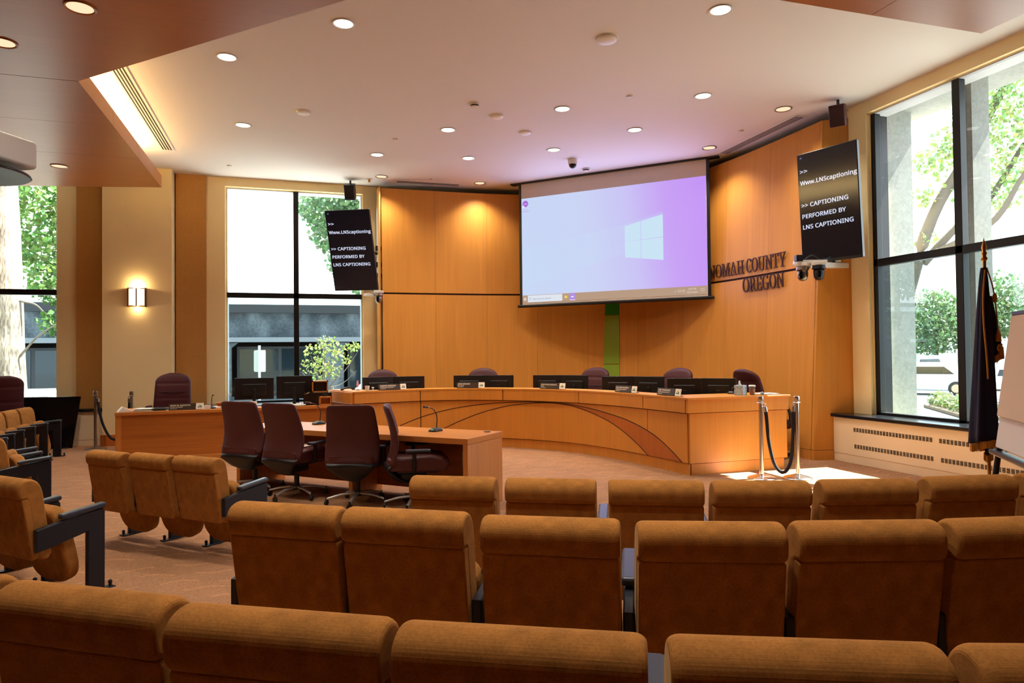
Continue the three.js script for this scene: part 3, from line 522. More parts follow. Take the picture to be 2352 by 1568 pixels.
// ------------------------------------------------------------ witness table (45 degrees)
const TA = Math.PI / 4;   // local x runs left to right along the front edge, -z away from the seats
const tablePt = (a, b, y) => { const x = 1.6 - a * Math.SQRT1_2 + b * Math.SQRT1_2, z = -6.47 - a * Math.SQRT1_2 - b * Math.SQRT1_2; return [x, y, z]; };   // a metres to the left of the right front corner, b metres back
{
  const t = thing('witness_table', 'light wooden table with waterfall end panel before the curved bench', 'table', [1.6, 0, -6.47], -TA);
  const L = 3.2, D = .72;
  part(t, 'top', uvm(rbox(L, .06, D, .005), true), M.woodDesk, [-L / 2, .70, -D / 2]);
  part(t, 'end_panel', uvm(rbox(.055, .67, D - .004, .005)), phy({ map: M.woodDesk.map, roughness: .34, specularIntensity: 1, clearcoat: .8, clearcoatRoughness: .3 }), [-.03, .335, -D / 2]);
  part(t, 'end_panel', uvm(rbox(.055, .67, D - .004, .005)), M.woodDesk, [-L + .03, .335, -D / 2]);
  part(t, 'centre_panel', uvm(rbox(.055, .67, D - .2, .005)), M.woodDesk, [-L / 2, .335, -D / 2 - .06]);
  part(t, 'modesty_panel', uvm(rbox(L - .1, .6, .02, .004), true), M.woodDeskPanel, [-L / 2, .37, -D + .12]);
  part(t, 'cable_tray', rbox(1.2, .05, .1, .006), M.plastic, [-.8, .62, -.5]);
  const box = part(t, 'outlet_plate', rbox(.1, .17, .012, .004), M.whitePlastic, [-.19, .42, -D + .136]); part(box, 'socket', rbox(.03, .02, .004, .002), M.plastic, [0, .03, .007]);
  part(t, 'outlet_plate', rbox(.12, .17, .012, .004), M.whitePlastic, [-.36, .42, -D + .136]);
  part(t, 'grommet', xf(cyl(.035, .006, 24), [0, 0, 0]), M.plastic, [-.12, .733, -D + .12]);
}
// gooseneck microphones
function gooseneck(label, pos, turn, h = .26, lit = true) {
  const t = thing('gooseneck_microphone', label, 'microphone', pos, turn);
  part(t, 'base', loft([ring(.05, .075, 0, 0, 24, 5), ring(.05, .075, .014, 0, 24, 5), ring(.034, .042, .034, -.012, 24, 4), ring(.026, .03, .036, -.014, 24, 4)]), M.plastic);
  if (lit) part(t, 'button_lamp', rbox(.02, .005, .008, .002), lampMat(.1, 1, .35, .6), [.0, .022, .058], [.6, 0, 0]);
  part(t, 'neck', tube([[0, .03, -.015], [0, h * .6, -.02], [0, h * .9, .03], [0, h, .1]], .0055, 24, 8), M.plastic);
  part(t, 'collar', rod([0, h, .1], [0, h + .004, .118], .0075, 12), M.brass);
  part(t, 'capsule', rod([0, h + .003, .116], [0, h + .012, .178], .0105, 14), M.plastic); return t;
}
gooseneck('gooseneck microphone with green light at the right of the wooden table', tablePt(.67, .45, .732), -.95);
gooseneck('gooseneck microphone partly behind the second chair from the right at the table', tablePt(1.52, .42, .732), -1.0);
gooseneck('gooseneck microphone on the table left of the middle office chair', tablePt(2.42, .55, .732), -1.1);
gooseneck('slim straight gooseneck microphone on the staff desk', [-1.22, .762, -11.5], .2, .2, false);
gooseneck('small gooseneck microphone at the far right display on the bench', [5.68, .98, -7.95], 2.0, .1, false);

// ------------------------------------------------------------ name plates
function plateTex(lines) { return canvas(512, 128, (g, w, h) => { g.fillStyle = '#3a2a1e'; g.fillRect(0, 0, w, h); g.fillStyle = '#f0e6d2'; lines.forEach(([s, x, y, f]) => { g.font = f; g.fillText(s, x, y, w - x - 8); }); if (lines.length > 1 && lines[0][0].length > 2) for (let i = 0; i < 9; i++) g.fillRect(26 + i * 15, 101, 10, 9); }); }
const emblemTex = canvas(128, 128, (g) => { g.fillStyle = '#f2ecdc'; g.fillRect(0, 0, 128, 128); g.fillStyle = '#2b7a3c'; g.beginPath(); g.moveTo(22, 88); g.lineTo(58, 34); g.lineTo(70, 52); g.lineTo(78, 40); g.lineTo(106, 88); g.closePath(); g.fill(); g.fillStyle = '#f2ecdc'; g.beginPath(); g.moveTo(44, 74); g.lineTo(60, 50); g.lineTo(76, 74); g.closePath(); g.fill(); g.fillStyle = '#1f4f78'; g.fillRect(22, 82, 84, 10); });
const plateBody = phy({ color: 0x3a2a1e, roughness: .5 }), plateWhite = phy({ color: 0xf2ecdc, roughness: .5 });
function nameplate(label, lines, pos, turn, w = .37) {
  const t = thing('name_plate', label, 'name plate', pos, turn), h = .095, tilt = -.22;
  const face = (name, x, ww, body, tex) => { const b = part(t, name, rbox(ww, h, .012, .002), body, [x, h / 2 + .002, 0], [tilt, 0, 0]); if (tex) { const g = new THREE.PlaneGeometry(ww - .004, h - .004); g.translate(0, 0, .0065); part(b, 'print', g, phy({ map: tex, roughness: .45 })); } };
  face('plate', -.055, w, plateBody, plateTex(lines)); face('emblem_tile', w / 2 - .055 + .058, .105, plateWhite, emblemTex);
  part(t, 'foot', rbox(w + .08, .008, .07, .002), plateBody, [-.01, .005, -.03]); return t;
}
{
  const B1 = 'bold 44px sans-serif', B2 = 'bold 26px sans-serif';
  const put = (x, label, lines, off = .0) => { const q = benchAt(benchS(x), -.045 + off); nameplate(label, lines, [q.p.x, .98, q.p.z], Math.atan2(q.n.x, q.n.z)); };
  put(1.56, 'name plate lettered SHARON MEIERAN on the left end of the bench'.replace('SHARON MEIERAN', 'for commissioner district 1'), [['SHARON MEIERAN', 26, 50, B1], ['COMMISSIONER DISTRICT 1', 26, 84, B2]]);
  put(2.84, 'name plate reading vice chair on the bench', [['JESSE BEASON', 26, 50, B1], ['VICE CHAIR', 26, 84, B2]]);
  put(3.93, 'name plate reading chair at the middle of the bench', [['JESSICA VEGA PEDERSON', 26, 50, 'bold 36px sans-serif'], ['CHAIR', 26, 84, B2]]);
  put(4.50, 'name plate for commissioner district 3 on the bench', [['JULIA BRIM-EDWARDS', 26, 50, 'bold 38px sans-serif'], ['COMMISSIONER DISTRICT 3', 26, 84, B2]]);
  put(4.655, 'name plate for commissioner district 4 at the right of the bench', [['LORI STEGMANN', 26, 50, B1], ['COMMISSIONER DISTRICT 4', 26, 84, B2]]);
  nameplate('name plate reading county attorney on the staff desk', [['JENNY M. MADKOUR', 26, 50, 'bold 40px sans-serif'], ['COUNTY ATTORNEY', 26, 84, B2]], [-1.56, .762, -11.36], .03);
  nameplate('name plate on the staff desk half hidden by an office chair', [['TA', 26, 50, B1], ['DE', 26, 84, B2]], [-.8, .762, -11.4], .03);
}
// ------------------------------------------------------------ computer monitors
function monitor(label, pos, turn, w = .54, h = .33, cat = 'monitor', group) {
  const t = thing('computer_monitor', label, cat, pos, turn);   // the back faces +z, base at the origin
  const y = h / 2 + .1;
  part(t, 'casing', rbox(w, h, .022, .006, 2), M.plastic, [0, y, 0]); part(t, 'rear_bulge', rbox(w * .62, h * .55, .03, .012, 2), M.plastic, [0, y - .02, .022]);
  const g = new THREE.PlaneGeometry(w - .02, h - .02); g.rotateY(Math.PI); part(t, 'screen_face', g, M.screenBlack, [0, y, -.0115]);
  part(t, 'stand', rbox(.05, y, .025, .006), M.plastic, [0, y / 2, .045]); part(t, 'foot', rbox(.24, .012, .18, .005), M.plastic, [0, .006, .03]); return t;
}
{
  const pair = (x, z, names, ang, spread = .16, y = .755, w = .54) => { const c = Math.cos(ang), s = Math.sin(ang); [-1, 1].forEach((k, i) => monitor(names[i], [x + k * (w / 2 - .002) * c, y, z - k * (w / 2 - .002) * s], ang - k * spread, w)); };
  const N = (x) => { const q = benchAt(benchS(x)); return Math.atan2(q.n.x, q.n.z); };
  pair(1.63, -11.86, ['black monitor back at the left end of the bench', 'second black monitor back from the left end of the bench'], .05);
  pair(3.18, -11.62, ['left of the two black monitors behind the vice chair plate', 'right of the two black monitors behind the vice chair plate'], -.45);
  pair(4.32, -10.82, ['left black monitor behind the middle name plate', 'right black monitor overlapping the middle leather chair'], -.72, .16, .755, .5);
  pair(5.02, -9.55, ['left black monitor behind the second name plate from the right', 'right black monitor behind the second name plate from the right'], -.75, .16, .755, .5);
  pair(5.42, -8.3, ['left bluish monitor behind the rightmost name plate', 'rightmost bluish monitor tilted on the bench end'], -.62, .16, .755, .47);
  monitor('black monitor on the staff desk, left of the pair', [-.62, .762, -11.82], .0, .6, .35); monitor('black monitor on the staff desk, right of the pair', [.0, .762, -11.8], -.04, .56, .37);
}
// ------------------------------------------------------------ things on the staff desk and bench
{
  const sheet = (w, d, n) => { const l = []; for (let i = 0; i < n; i++) l.push(xf(new THREE.BoxGeometry(w * rr(.9, 1.05), .004, d * rr(.9, 1.05)), [rr(-.02, .02), .002 + i * .0042, rr(-.02, .02)], [0, rr(-.25, .25), 0])); return merge(l); };
  solo('paper_stack', sheet(.3, .22, 9), M.paper, 'loose stack of papers at the left of the staff desk', 'papers', [-2.13, .762, -11.45]);
  solo('folded_paper', extrude([[-.1, 0], [.1, 0], [-.04, .07]], .2, .002), M.paper, 'folded white paper at the left corner of the staff desk', 'paper', [-2.42, .764, -11.5], [0, .3, 0]);
  const ph = thing('desk_phone', 'dark low speaker phone beside the papers on the staff desk', 'phone', [-1.93, .762, -11.42], .2); part(ph, 'body', loft([ring(.12, .07, 0, 0, 24, 4), ring(.12, .07, .03, 0, 24, 4), ring(.09, .05, .045, 0, 24, 4)]), M.plastic); part(ph, 'keypad', rbox(.08, .004, .05, .002), M.darkPlastic, [.02, .046, 0]);
  solo('white_card', rbox(.14, .008, .09, .003), M.paper, 'small white booklet beside the first name plate', 'booklet', [-1.78, .767, -11.4], [0, .2, 0]);
  solo('clear_holder', rbox(.09, .06, .02, .004), M.white, 'small pale card holder right of the emblem tile', 'card holder', [-1.27, .793, -11.38]);
  const ln = thing('lanyard', 'white tangled lanyards and papers on the staff desk', 'lanyard', [-1.13, .77, -11.5]); part(ln, 'strap', tube([[-.1, 0, 0], [-.05, .02, .03], [.02, .01, -.03], [.08, .02, .02], [.12, .0, 0]], .008, 30, 6), M.white); part(ln, 'badge', rbox(.09, .006, .06, .002), M.paper, [.02, .005, .05]);
  const bt = (label, x, y, z, s = 1) => { const t = thing('water_bottle', label, 'bottle', [x, y, z]); t.scale.setScalar(s); part(t, 'bottle_body', new THREE.LatheGeometry([[0, 0], [.03, 0], [.032, .01], [.032, .12], [.03, .14], [.014, .175], [.013, .19], [0, .19]].map((p) => new THREE.Vector2(...p)), 24), phy({ color: 0xeaf2f6, transmission: 1, thickness: 0, roughness: .08 })); part(t, 'cap', xf(cyl(.0145, .018, 16), [0, .198, 0]), M.white); };
  bt('clear water bottle on the staff desk before the window', -.98, .762, -11.66); 
  const bs = thing('wicker_basket', 'small brown basket on the staff desk beside the microphone', 'basket', [-1.06, .762, -11.7]); part(bs, 'bowl', new THREE.LatheGeometry([[0, 0], [.09, 0], [.12, .07], [.125, .075], [.115, .075], [.085, .01], [0, .01]].map((p) => new THREE.Vector2(...p)), 24), M.woodDeskPanel);
  solo('desk_papers', sheet(.36, .24, 5), M.paper, 'flat white papers below the right staff desk monitor', 'papers', [-.02, .762, -11.52]);
  const kb = thing('keyboard', 'black keyboard lying on papers at the staff desk', 'keyboard', [-.22, .765, -11.62], .1); part(kb, 'tray', rbox(.36, .018, .12, .005), M.plastic, [0, .012, 0]); part(kb, 'keys', merge(Array.from({ length: 48 }, (_, i) => xf(new THREE.BoxGeometry(.019, .006, .019), [-.155 + (i % 12) * .0265, .024, -.036 + Math.floor(i / 12) * .025]))), M.darkPlastic).userData.kind = 'stuff';
  const bb = thing('equipment_box', 'black equipment box at the right end of the staff desk', 'box', [.36, .762, -11.66]); part(bb, 'case', rbox(.44, .2, .3, .008), M.plasticGloss, [0, .1, 0]); part(bb, 'front_lip', rbox(.42, .02, .01, .003), M.plastic, [0, .19, .152]); part(bb, 'power_lamp', new THREE.SphereGeometry(.008, 10, 8), lampMat(.3, .3, 1, 3), [-.27, .03, .1]); part(bb, 'cable', tube([[-.2, .18, .152], [-.16, .19, .17], [-.13, .21, .12]], .006), M.brass);
  const sb = thing('wooden_speaker_box', 'small open wooden box on top of the black equipment box', 'box', [.4, .962, -11.68]); part(sb, 'shell', merge([box3(-.125, .125, 0, .018, -.1, .1), box3(-.125, .125, .17, .188, -.1, .1), box3(-.125, -.107, 0, .188, -.1, .1), box3(.107, .125, 0, .188, -.1, .1)]), M.woodDesk); part(sb, 'dark_back', box3(-.108, .108, .017, .171, .02, .03), M.plastic);
  const gb = thing('gift_box', 'small clear sided wooden box beside the bench end', 'box', [.47, .762, -11.46], .1); part(gb, 'frame', merge([box3(-.09, .09, 0, .02, -.06, .06), box3(-.09, .09, .12, .14, -.06, .06), box3(-.09, -.075, 0, .14, -.06, .06), box3(.075, .09, 0, .14, -.06, .06)]), M.woodDesk); part(gb, 'panel', box3(-.076, .076, .02, .12, -.03, -.02), M.woodDeskPanel);
  solo('black_clip', rbox(.07, .035, .05, .008, 2), M.plastic, 'small black gadget on top of the clear sided box', 'gadget', [.47, .921, -11.46]);
  const hp = thing('handset', 'black phone handset lying at the left corner of the bench', 'phone', [.85, .98, -11.72], .5); part(hp, 'handle', tube([[-.11, .02, 0], [-.05, .035, 0], [.05, .035, 0], [.11, .02, 0]], .016, 20, 10), M.plastic); for (const s of [-1, 1]) part(hp, 'ear_cup', xf(cyl(.028, .02, 16), [s * .11, .012, 0]), M.plastic);
  const fl = thing('small_flag', 'pale pink and blue little flag at the left end of the bench', 'flag', [1.0, .98, -11.6]); part(fl, 'stick', rod([0, 0, 0], [.015, .17, 0], .003, 6), M.brass); part(fl, 'cloth', loft([ring(.014, .006, .05, 0, 12, 2), ring(.022, .008, .09, 0, 12, 2), ring(.012, .005, .16, 0, 12, 2)]), std({ color: 0xd9a6bf, roughness: .9 })); part(fl, 'foot', xf(cyl(.03, .006, 20), [0, .003, 0]), M.plastic);
  solo('paper_cup', new THREE.LatheGeometry([[0, 0], [.028, 0], [.03, .003], [.038, .08], [.04, .082], [.036, .08], [.028, .006], [0, .005]].map((p) => new THREE.Vector2(...p)), 24), M.white, 'small white cup on the left end of the bench', 'cup', [1.12, .98, -11.24]);
  solo('white_figurine', new THREE.LatheGeometry([[0, 0], [.018, 0], [.02, .006], [.008, .02], [.006, .035], [.018, .045], [.02, .058], [0, .062]].map((p) => new THREE.Vector2(...p)), 20), M.white, 'tiny white knob shaped object beside the white cup', 'ornament', [1.21, .98, -11.22]);
  const tb = thing('tissue_box', 'blue patterned tissue box on the right end of the bench', 'tissue box', [5.58, .98, -7.64], .55);
  const tt = canvas(128, 128, (g) => { g.fillStyle = '#a9c9de'; g.fillRect(0, 0, 128, 128); for (let i = 0; i < 46; i++) { g.fillStyle = ['#e9eef4', '#7fb2dc', '#d39bb8', '#cfe3da', '#5f93c8'][i % 5]; g.beginPath(); g.ellipse(rr(0, 128), rr(0, 128), rr(4, 13), rr(3, 8), rr(0, 3), 0, 7); g.fill(); } });
  part(tb, 'carton', new THREE.BoxGeometry(.12, .13, .12), phy({ map: tt, roughness: .6 }), [0, .065, 0]); part(tb, 'tissue', loft([ring(.035, .012, .12, 0, 16, 2), ring(.028, .01, .16, -.006, 16, 2, -.02), ring(.016, .006, .19, 0, 16, 2, -.03)]), M.paper);
  const cp = thing('iced_drink', 'clear plastic cup of brown drink beside the tissue box', 'cup', [5.73, .98, -7.6]); part(cp, 'drink', new THREE.LatheGeometry([[0, .004], [.03, .004], [.036, .075], [0, .075]].map((p) => new THREE.Vector2(...p)), 24), phy({ color: 0xa85a1c, roughness: .2 })); part(cp, 'cup_wall', new THREE.LatheGeometry([[0, 0], [.032, 0], [.042, .115]].map((p) => new THREE.Vector2(...p)), 24), phy({ color: 0xf4f6f8, transmission: .9, thickness: 0, roughness: .15 })); part(cp, 'lid', new THREE.LatheGeometry([[.046, .112], [.046, .12], [.036, .13], [0, .132]].map((p) => new THREE.Vector2(...p)), 24), M.white);
  solo('crumpled_wrapper', new THREE.IcosahedronGeometry(.025, 1), phy({ color: 0x8fb0d8, roughness: .4 }), 'small crumpled blue wrapper beside the drink cup', 'wrapper', [5.85, .998, -7.55], [0, 0, 0]);
  solo('bench_papers', sheet(.28, .2, 3), M.paper, 'white papers lying at the far right corner of the bench', 'papers', [5.98, .98, -7.66]);
}

// ------------------------------------------------------------ auditorium seats
const seatGeo = (() => {
  const W = .46, tilt = -.17;
  const s = new THREE.Shape(); s.moveTo(.045, .012); s.lineTo(.058, .37); s.quadraticCurveTo(.062, .474, .0, .478); s.quadraticCurveTo(-.05, .478, -.05, .43); s.lineTo(-.05, .412); s.quadraticCurveTo(-.05, .398, -.036, .396); s.lineTo(-.014, .388); s.lineTo(-.006, .374); s.lineTo(-.006, .012); s.quadraticCurveTo(.01, -.012, .03, -.006); s.closePath();
  const c = new THREE.ExtrudeGeometry(s, { depth: W - .05, bevelEnabled: true, bevelSize: .016, bevelThickness: .025, bevelSegments: 5, curveSegments: 14 }); c.rotateY(Math.PI / 2); c.translate(-(W - .05) / 2, 0, 0);
  const cushion = uvm(c);
  const p = extrude(rshape(W - .022, .375, .006, .035), .03, .009, 3); p.translate(0, .188, .014); const rear = uvm(p);
  const pad = extrude(rshape(W - .07, .46, .09, .15), .04, .026, 4); pad.translate(0, 0, -.02); const seatPad = uvm(pad);
  const under = extrude(rshape(W - .11, .4, .08, .12), .008, .006, 2);
  const a = extrude([[-.03, .35], [-.03, .475], [.12, .50], [.37, .53], [.38, .515], [.38, .0], [.28, .0], [.28, .41], [.05, .36]], .026, .006, 1); a.translate(0, 0, -.013); a.rotateY(Math.PI / 2);
  const cap = rbox(.058, .035, .285, .014, 3);
  const plate = rbox(.06, .008, .24, .002), bolt = merge([xf(cyl(.011, .03, 10), [0, .018, .1]), xf(cyl(.011, .03, 10), [0, .018, -.1]), xf(new THREE.SphereGeometry(.014, 10, 6), [0, .036, .1]), xf(new THREE.SphereGeometry(.014, 10, 6), [0, .036, -.1])]);
  return { cushion, rear, seatPad, under, a, cap, plate, bolt, tilt };
})();
function makeSeat(label, pos, turn, arms, group) {
  const t = thing('auditorium_seat', label, 'seat', pos, turn, group), G = seatGeo;
  const off = [0, .30, -.082];
  part(t, 'back_cushion', G.cushion, M.seat, off, [-G.tilt, 0, 0]);
  const r = part(t, 'rear_panel', G.rear, M.seat, off, [-G.tilt, 0, 0]); r.userData.label = 'flat upholstered rear panel';
  part(t, 'seat_pad', G.seatPad, M.seat, [0, .325, -.245], [.22, 0, 0]);
  part(t, 'pad_underside', G.under, M.seat, [0, .312, -.3], [.22, 0, 0]);
  for (const s of arms) {
    const ar = part(t, 'arm_frame', G.a, M.armMetal, [s * .253, 0, -.06]);
    part(ar, 'arm_rest', G.cap, M.armCap, [0, .543, -.25], [.1, 0, 0]); part(ar, 'floor_plate', G.plate, M.bolt, [0, .004, -.33]); part(ar, 'floor_bolt', G.bolt, M.bolt, [0, 0, -.33]);
  }
  return t;
}
const CX = 5.05, CZ = -11.7;
function seatAt(R, phi, label, arms, group, dy = 0) { const a = rad(phi), x = CX + R * Math.sin(a), z = CZ + R * Math.cos(a); return makeSeat(label, [x, floorY(x, z) + dy, z], a, arms, group); }
const ORD = ['first', 'second', 'third', 'fourth', 'fifth', 'sixth', 'seventh'];
const row = (list, arms, labels, group, y) => list.forEach(([x, z, dir], i) => makeSeat(typeof labels === 'string' ? 'tan seat, ' + ORD[i] + labels : labels[i], [x, y ?? floorY(x, z), z], rad(dir), arms(i), group));
row([[-.85, -2.04, -37], [-.437, -1.723, -33.5], [-.03, -1.433, -30], [.387, -1.192, -27.5], [.833, -.977, -24], [1.29, -.79, -20]], () => [1], ['tan seat whose rounded corner just shows at the bottom left edge', 'tan seat at bottom left, first full back in the nearest row', 'tan seat second from the left in the nearest row', 'tan seat in the centre of the nearest row', 'wide tan seat right of centre in the nearest row', 'tan seat cut by the bottom right corner of the picture'], 'tan seats in the nearest row');
row([[-.03, -2.70, -34], [.373, -2.435, -31.5], [.805, -2.13, -28], [1.255, -1.888, -22], [1.725, -1.733, -17.6], [2.2, -1.61, -13]], (i) => i ? [1] : [-1, 1], ' from the aisle in the middle right row', 'tan seats in the middle right row');
row([[.794, -3.53, -28.5], [1.234, -3.25, -27], [1.69, -3.0, -25], [2.14, -2.79, -22], [2.64, -2.646, -17], [3.18, -2.55, -12.5], [3.70, -2.47, -8.5]], (i) => i ? [1] : [-1, 1], ' from the aisle in the far right row', 'tan seats in the far right row');
row([[-1.46, -6.36, -46], [-1.08, -6.05, -45], [-.715, -5.75, -44]], (i) => i === 2 ? [-1, 1] : [-1], ['tan seat at the left of the row of three by the aisle', 'tan seat in the middle of the row of three', 'tan seat at the right of the row of three, beside the aisle armrest'], 'row of three tan seats');
[-48.6, -45.3].forEach((p, i) => seatAt(9.5, p, ['tan seat beyond the left edge beside the blue black armrest one', 'tan seat at the left edge with a large blue black armrest'][i], i ? [-1, 1] : [-1], 'tan seats at the left edge', 0));
[-68.1, -64.7].forEach((p, i) => seatAt(8.72, p, ['tan seat outside the left edge beyond the far one', 'tan seat at the left edge behind the row of three, only its side shows'][i], i ? [-1, 1] : [-1], 'far left seats', 0));
[-80, -83.4, -86.8, -90.2, -93.6].forEach((p, i) => seatAt(9.05, p, ['folded tan seat seen from the front, nearest the left edge', 'folded tan seat seen from the front, second from the left edge', 'folded tan seat seen from the front, in the middle of the left group', 'folded tan seat seen from the front, next to the end one', 'folded tan seat seen from the front, at the dark display end'][i], i === 4 ? [-1, 1] : [1], 'folded seats seen from the front', 0));

// ------------------------------------------------------------ office chairs at the table
function starBase(t, r = .32) {
  const legs = [];
  for (let i = 0; i < 5; i++) { const a = i / 5 * Math.PI * 2 + .3, c = Math.cos(a), s = Math.sin(a); part(t, 'base_leg', loft([0, .5, 1].map((k) => { const q = ring(.022 - .008 * k, .014 - .004 * k, 0, 0, 12, 3); return q.map((v) => new THREE.Vector3(-s * v.x + c * (.03 + (r - .03) * k), .115 - .045 * k * k + v.z, c * v.x + s * (.03 + (r - .03) * k))); })), M.aluminium); part(t, 'caster', merge([xf(cyl(.03, .018, 16), [c * r, .03, s * r], [Math.PI / 2, 0, -a + Math.PI / 2]), xf(cyl(.012, .05, 10), [c * r, .06, s * r])]), M.plastic); }
  part(t, 'gas_column', merge([xf(cyl(.028, .16, 16), [0, .17, 0]), xf(cyl(.045, .05, 20, .035), [0, .11, 0])]), M.plastic);
}
function makeTaskChair(label, pos, turn, group) {
  const t = thing('office_chair', label, 'office chair', pos, turn, group);
  const prof = [[.44, .30, .27], [.5, .285, .28], [.58, .26, .284], [.68, .245, .28], [.78, .255, .272], [.9, .285, .26], [.98, .31, .252], [1.02, .32, .244], [1.04, .325, .23], [1.05, .327, .205], [1.054, .328, .17]];
  const rings = prof.map(([y, z, w], i) => ring(w, i > 7 ? .024 - (i - 7) * .004 : .026, y, z - .02, 40, 3.4).map((v) => { v.z -= .05 * (v.x / .28) ** 2; return v; }));
  part(t, 'backrest', loft(rings), M.plum);
  part(t, 'lower_shell', loft([ring(.06, .06, .26, .1, 32, 3), ring(.15, .05, .32, .2, 32, 3), ring(.24, .035, .41, .275, 32, 3), ring(.262, .03, .46, .29, 32, 3).map((v) => { v.z -= .04 * (v.x / .24) ** 2; return v; })]), M.plastic);
  const sp = extrude([[-.24, .44], [-.24, .495], [-.05, .505], [.15, .515], [.25, .50], [.29, .46], [.27, .43], [.1, .43]], .40, .04, 5); sp.translate(0, 0, -.2); sp.rotateY(Math.PI / 2); part(t, 'seat', sp, M.plum, [0, 0, 0]);
  part(t, 'seat_pan', rbox(.42, .05, .42, .02, 2), M.plastic, [0, .40, -.02]); part(t, 'mechanism', rbox(.18, .09, .28, .03, 3), M.plastic, [0, .33, .03]);
  for (const s of [-1, 1]) { const ar = part(t, 'armrest', merge([rod([s * .2, .4, .02], [s * .285, .42, .02], .018, 10), rod([s * .285, .42, .02], [s * .29, .59, .02], .02, 10)]), M.plastic); part(ar, 'arm_pad', rbox(.075, .03, .25, .014, 3), M.armCap, [s * .285, .61, -.02]); }
  starBase(t); return t;
}
const ch0 = makeTaskChair('plum office chair farthest left at the table, back turned', [-.44, 0, -8.5], -.66, 'plum office chairs at the table');
copy(ch0, [.02, 0, -7.95], -.78, 'plum office chair second from the left, turned slightly right', 'office chair', 'plum office chairs at the table');
copy(ch0, [.63, 0, -7.36], -.36, 'plum office chair in the middle with its full back showing', 'office chair', 'plum office chairs at the table');
copy(ch0, [1.18, 0, -6.98], -1.72, 'plum office chair seen from the side at the right end', 'office chair', 'plum office chairs at the table');
solo('seat_paper', (() => { const g = new THREE.BoxGeometry(.24, .004, .3); return g; })(), M.paper, 'cream paper lying on the second office chair seat', 'paper', [.08, .56, -8.0], [0, -.78, 0]);

// ------------------------------------------------------------ leather executive chairs
function makeExecChair(label, pos, turn, group) {
  const t = thing('executive_chair', label, 'leather chair', pos, turn, group);
  const rings = [], top = 1.2;
  for (let i = 0; i <= 36; i++) { const k = i / 36, y = .46 + (top - .46) * k, w = .29 * (1 - .12 * k) * (k > .8 ? Math.sqrt(Math.max(.02, 1 - ((k - .8) / .2) ** 2.4)) : 1), seam = Math.min(1, Math.abs(((k * 3.2) % 1) - .5) * 6 - 0), th = (.055 + .02 * Math.sin(Math.PI * Math.min(1, k * 1.02))) * (k > .93 ? Math.sqrt(Math.max(.05, 1 - ((k - .93) / .07) ** 2)) : 1) - .012 * Math.max(0, 1 - Math.abs(((k * 3.2) % 1) - .5) * 14); rings.push(ring(Math.max(w, .06), Math.max(th, .012), y, .22 + .14 * k * k, 44, 3).map((v) => { v.z -= .05 * (v.x / .29) ** 2; return v; })); }
  part(t, 'backrest', loft(rings), M.plumLeather);
  for (const y of [.66, .9]) part(t, 'seam', tube([[-.21, y, .19], [0, y + .006, .165 + (y - .5) * .02], [.21, y, .19]], .006, 16, 6), M.plastic);
  part(t, 'seat', rbox(.54, .13, .52, .05, 4), M.plumLeather, [0, .45, -.03]); part(t, 'mechanism', rbox(.2, .1, .3, .03, 2), M.plastic, [0, .33, 0]);
  for (const s of [-1, 1]) { const ar = part(t, 'armrest', tube([[s * .28, .42, .12], [s * .31, .5, .14], [s * .31, .66, .1], [s * .31, .68, -.15], [s * .3, .5, -.2], [s * .27, .42, -.15]], .02, 28, 10), M.plastic); part(ar, 'arm_pad', rbox(.07, .04, .26, .018, 3), M.plumLeather, [s * .31, .695, -.03]); }
  starBase(t, .34); t.scale.set(1.04, 1.08, 1.04); return t;
}
const ex0 = makeExecChair('plum leather chair behind the left end of the bench', [1.56, 0, -12.25], Math.PI + .1, 'leather chairs behind the bench');
copy(ex0, [3.26, 0, -12.05], Math.PI - .35, 'plum leather chair behind the vice chair name plate', 'leather chair', 'leather chairs behind the bench');
copy(ex0, [4.92, 0, -11.05], Math.PI - .9, 'plum leather chair right of the green strip, behind the middle of the bench', 'leather chair', 'leather chairs behind the bench');
copy(ex0, [5.66, 0, -9.62], Math.PI - 1.15, 'plum leather chair behind the two rightmost name plates', 'leather chair', 'leather chairs behind the bench');
copy(ex0, [6.6, 0, -8.5], Math.PI + 1.6, 'plum leather chair behind the drink cup, turned sideways', 'leather chair', 'leather chairs behind the bench');
copy(ex0, [-1.95, 0, -12.5], Math.PI + .02, 'large plum leather chair behind the staff desk', 'leather chair');
copy(ex0, [-4.52, 0, -12.95], .55, 'plum leather chair at the left edge seen from behind', 'leather chair');

// ------------------------------------------------------------ black display panel leaning at the left window
{
  const t = thing('floor_display', 'large glossy black panel standing tilted below the far left window', 'display panel', [-4.16, 0, -13.45], 0);
  const s = extrude([[-.62, 0], [.5, 0], [.6, .89], [-.68, .89]], .05, .006, 1); part(t, 'panel', s, M.screenBlack, [0, .01, -.08], [-.12, .12, 0]);
  part(t, 'foot', rbox(1.0, .03, .3, .008), M.plastic, [-.05, .015, -.1], [0, .12, 0]);
}

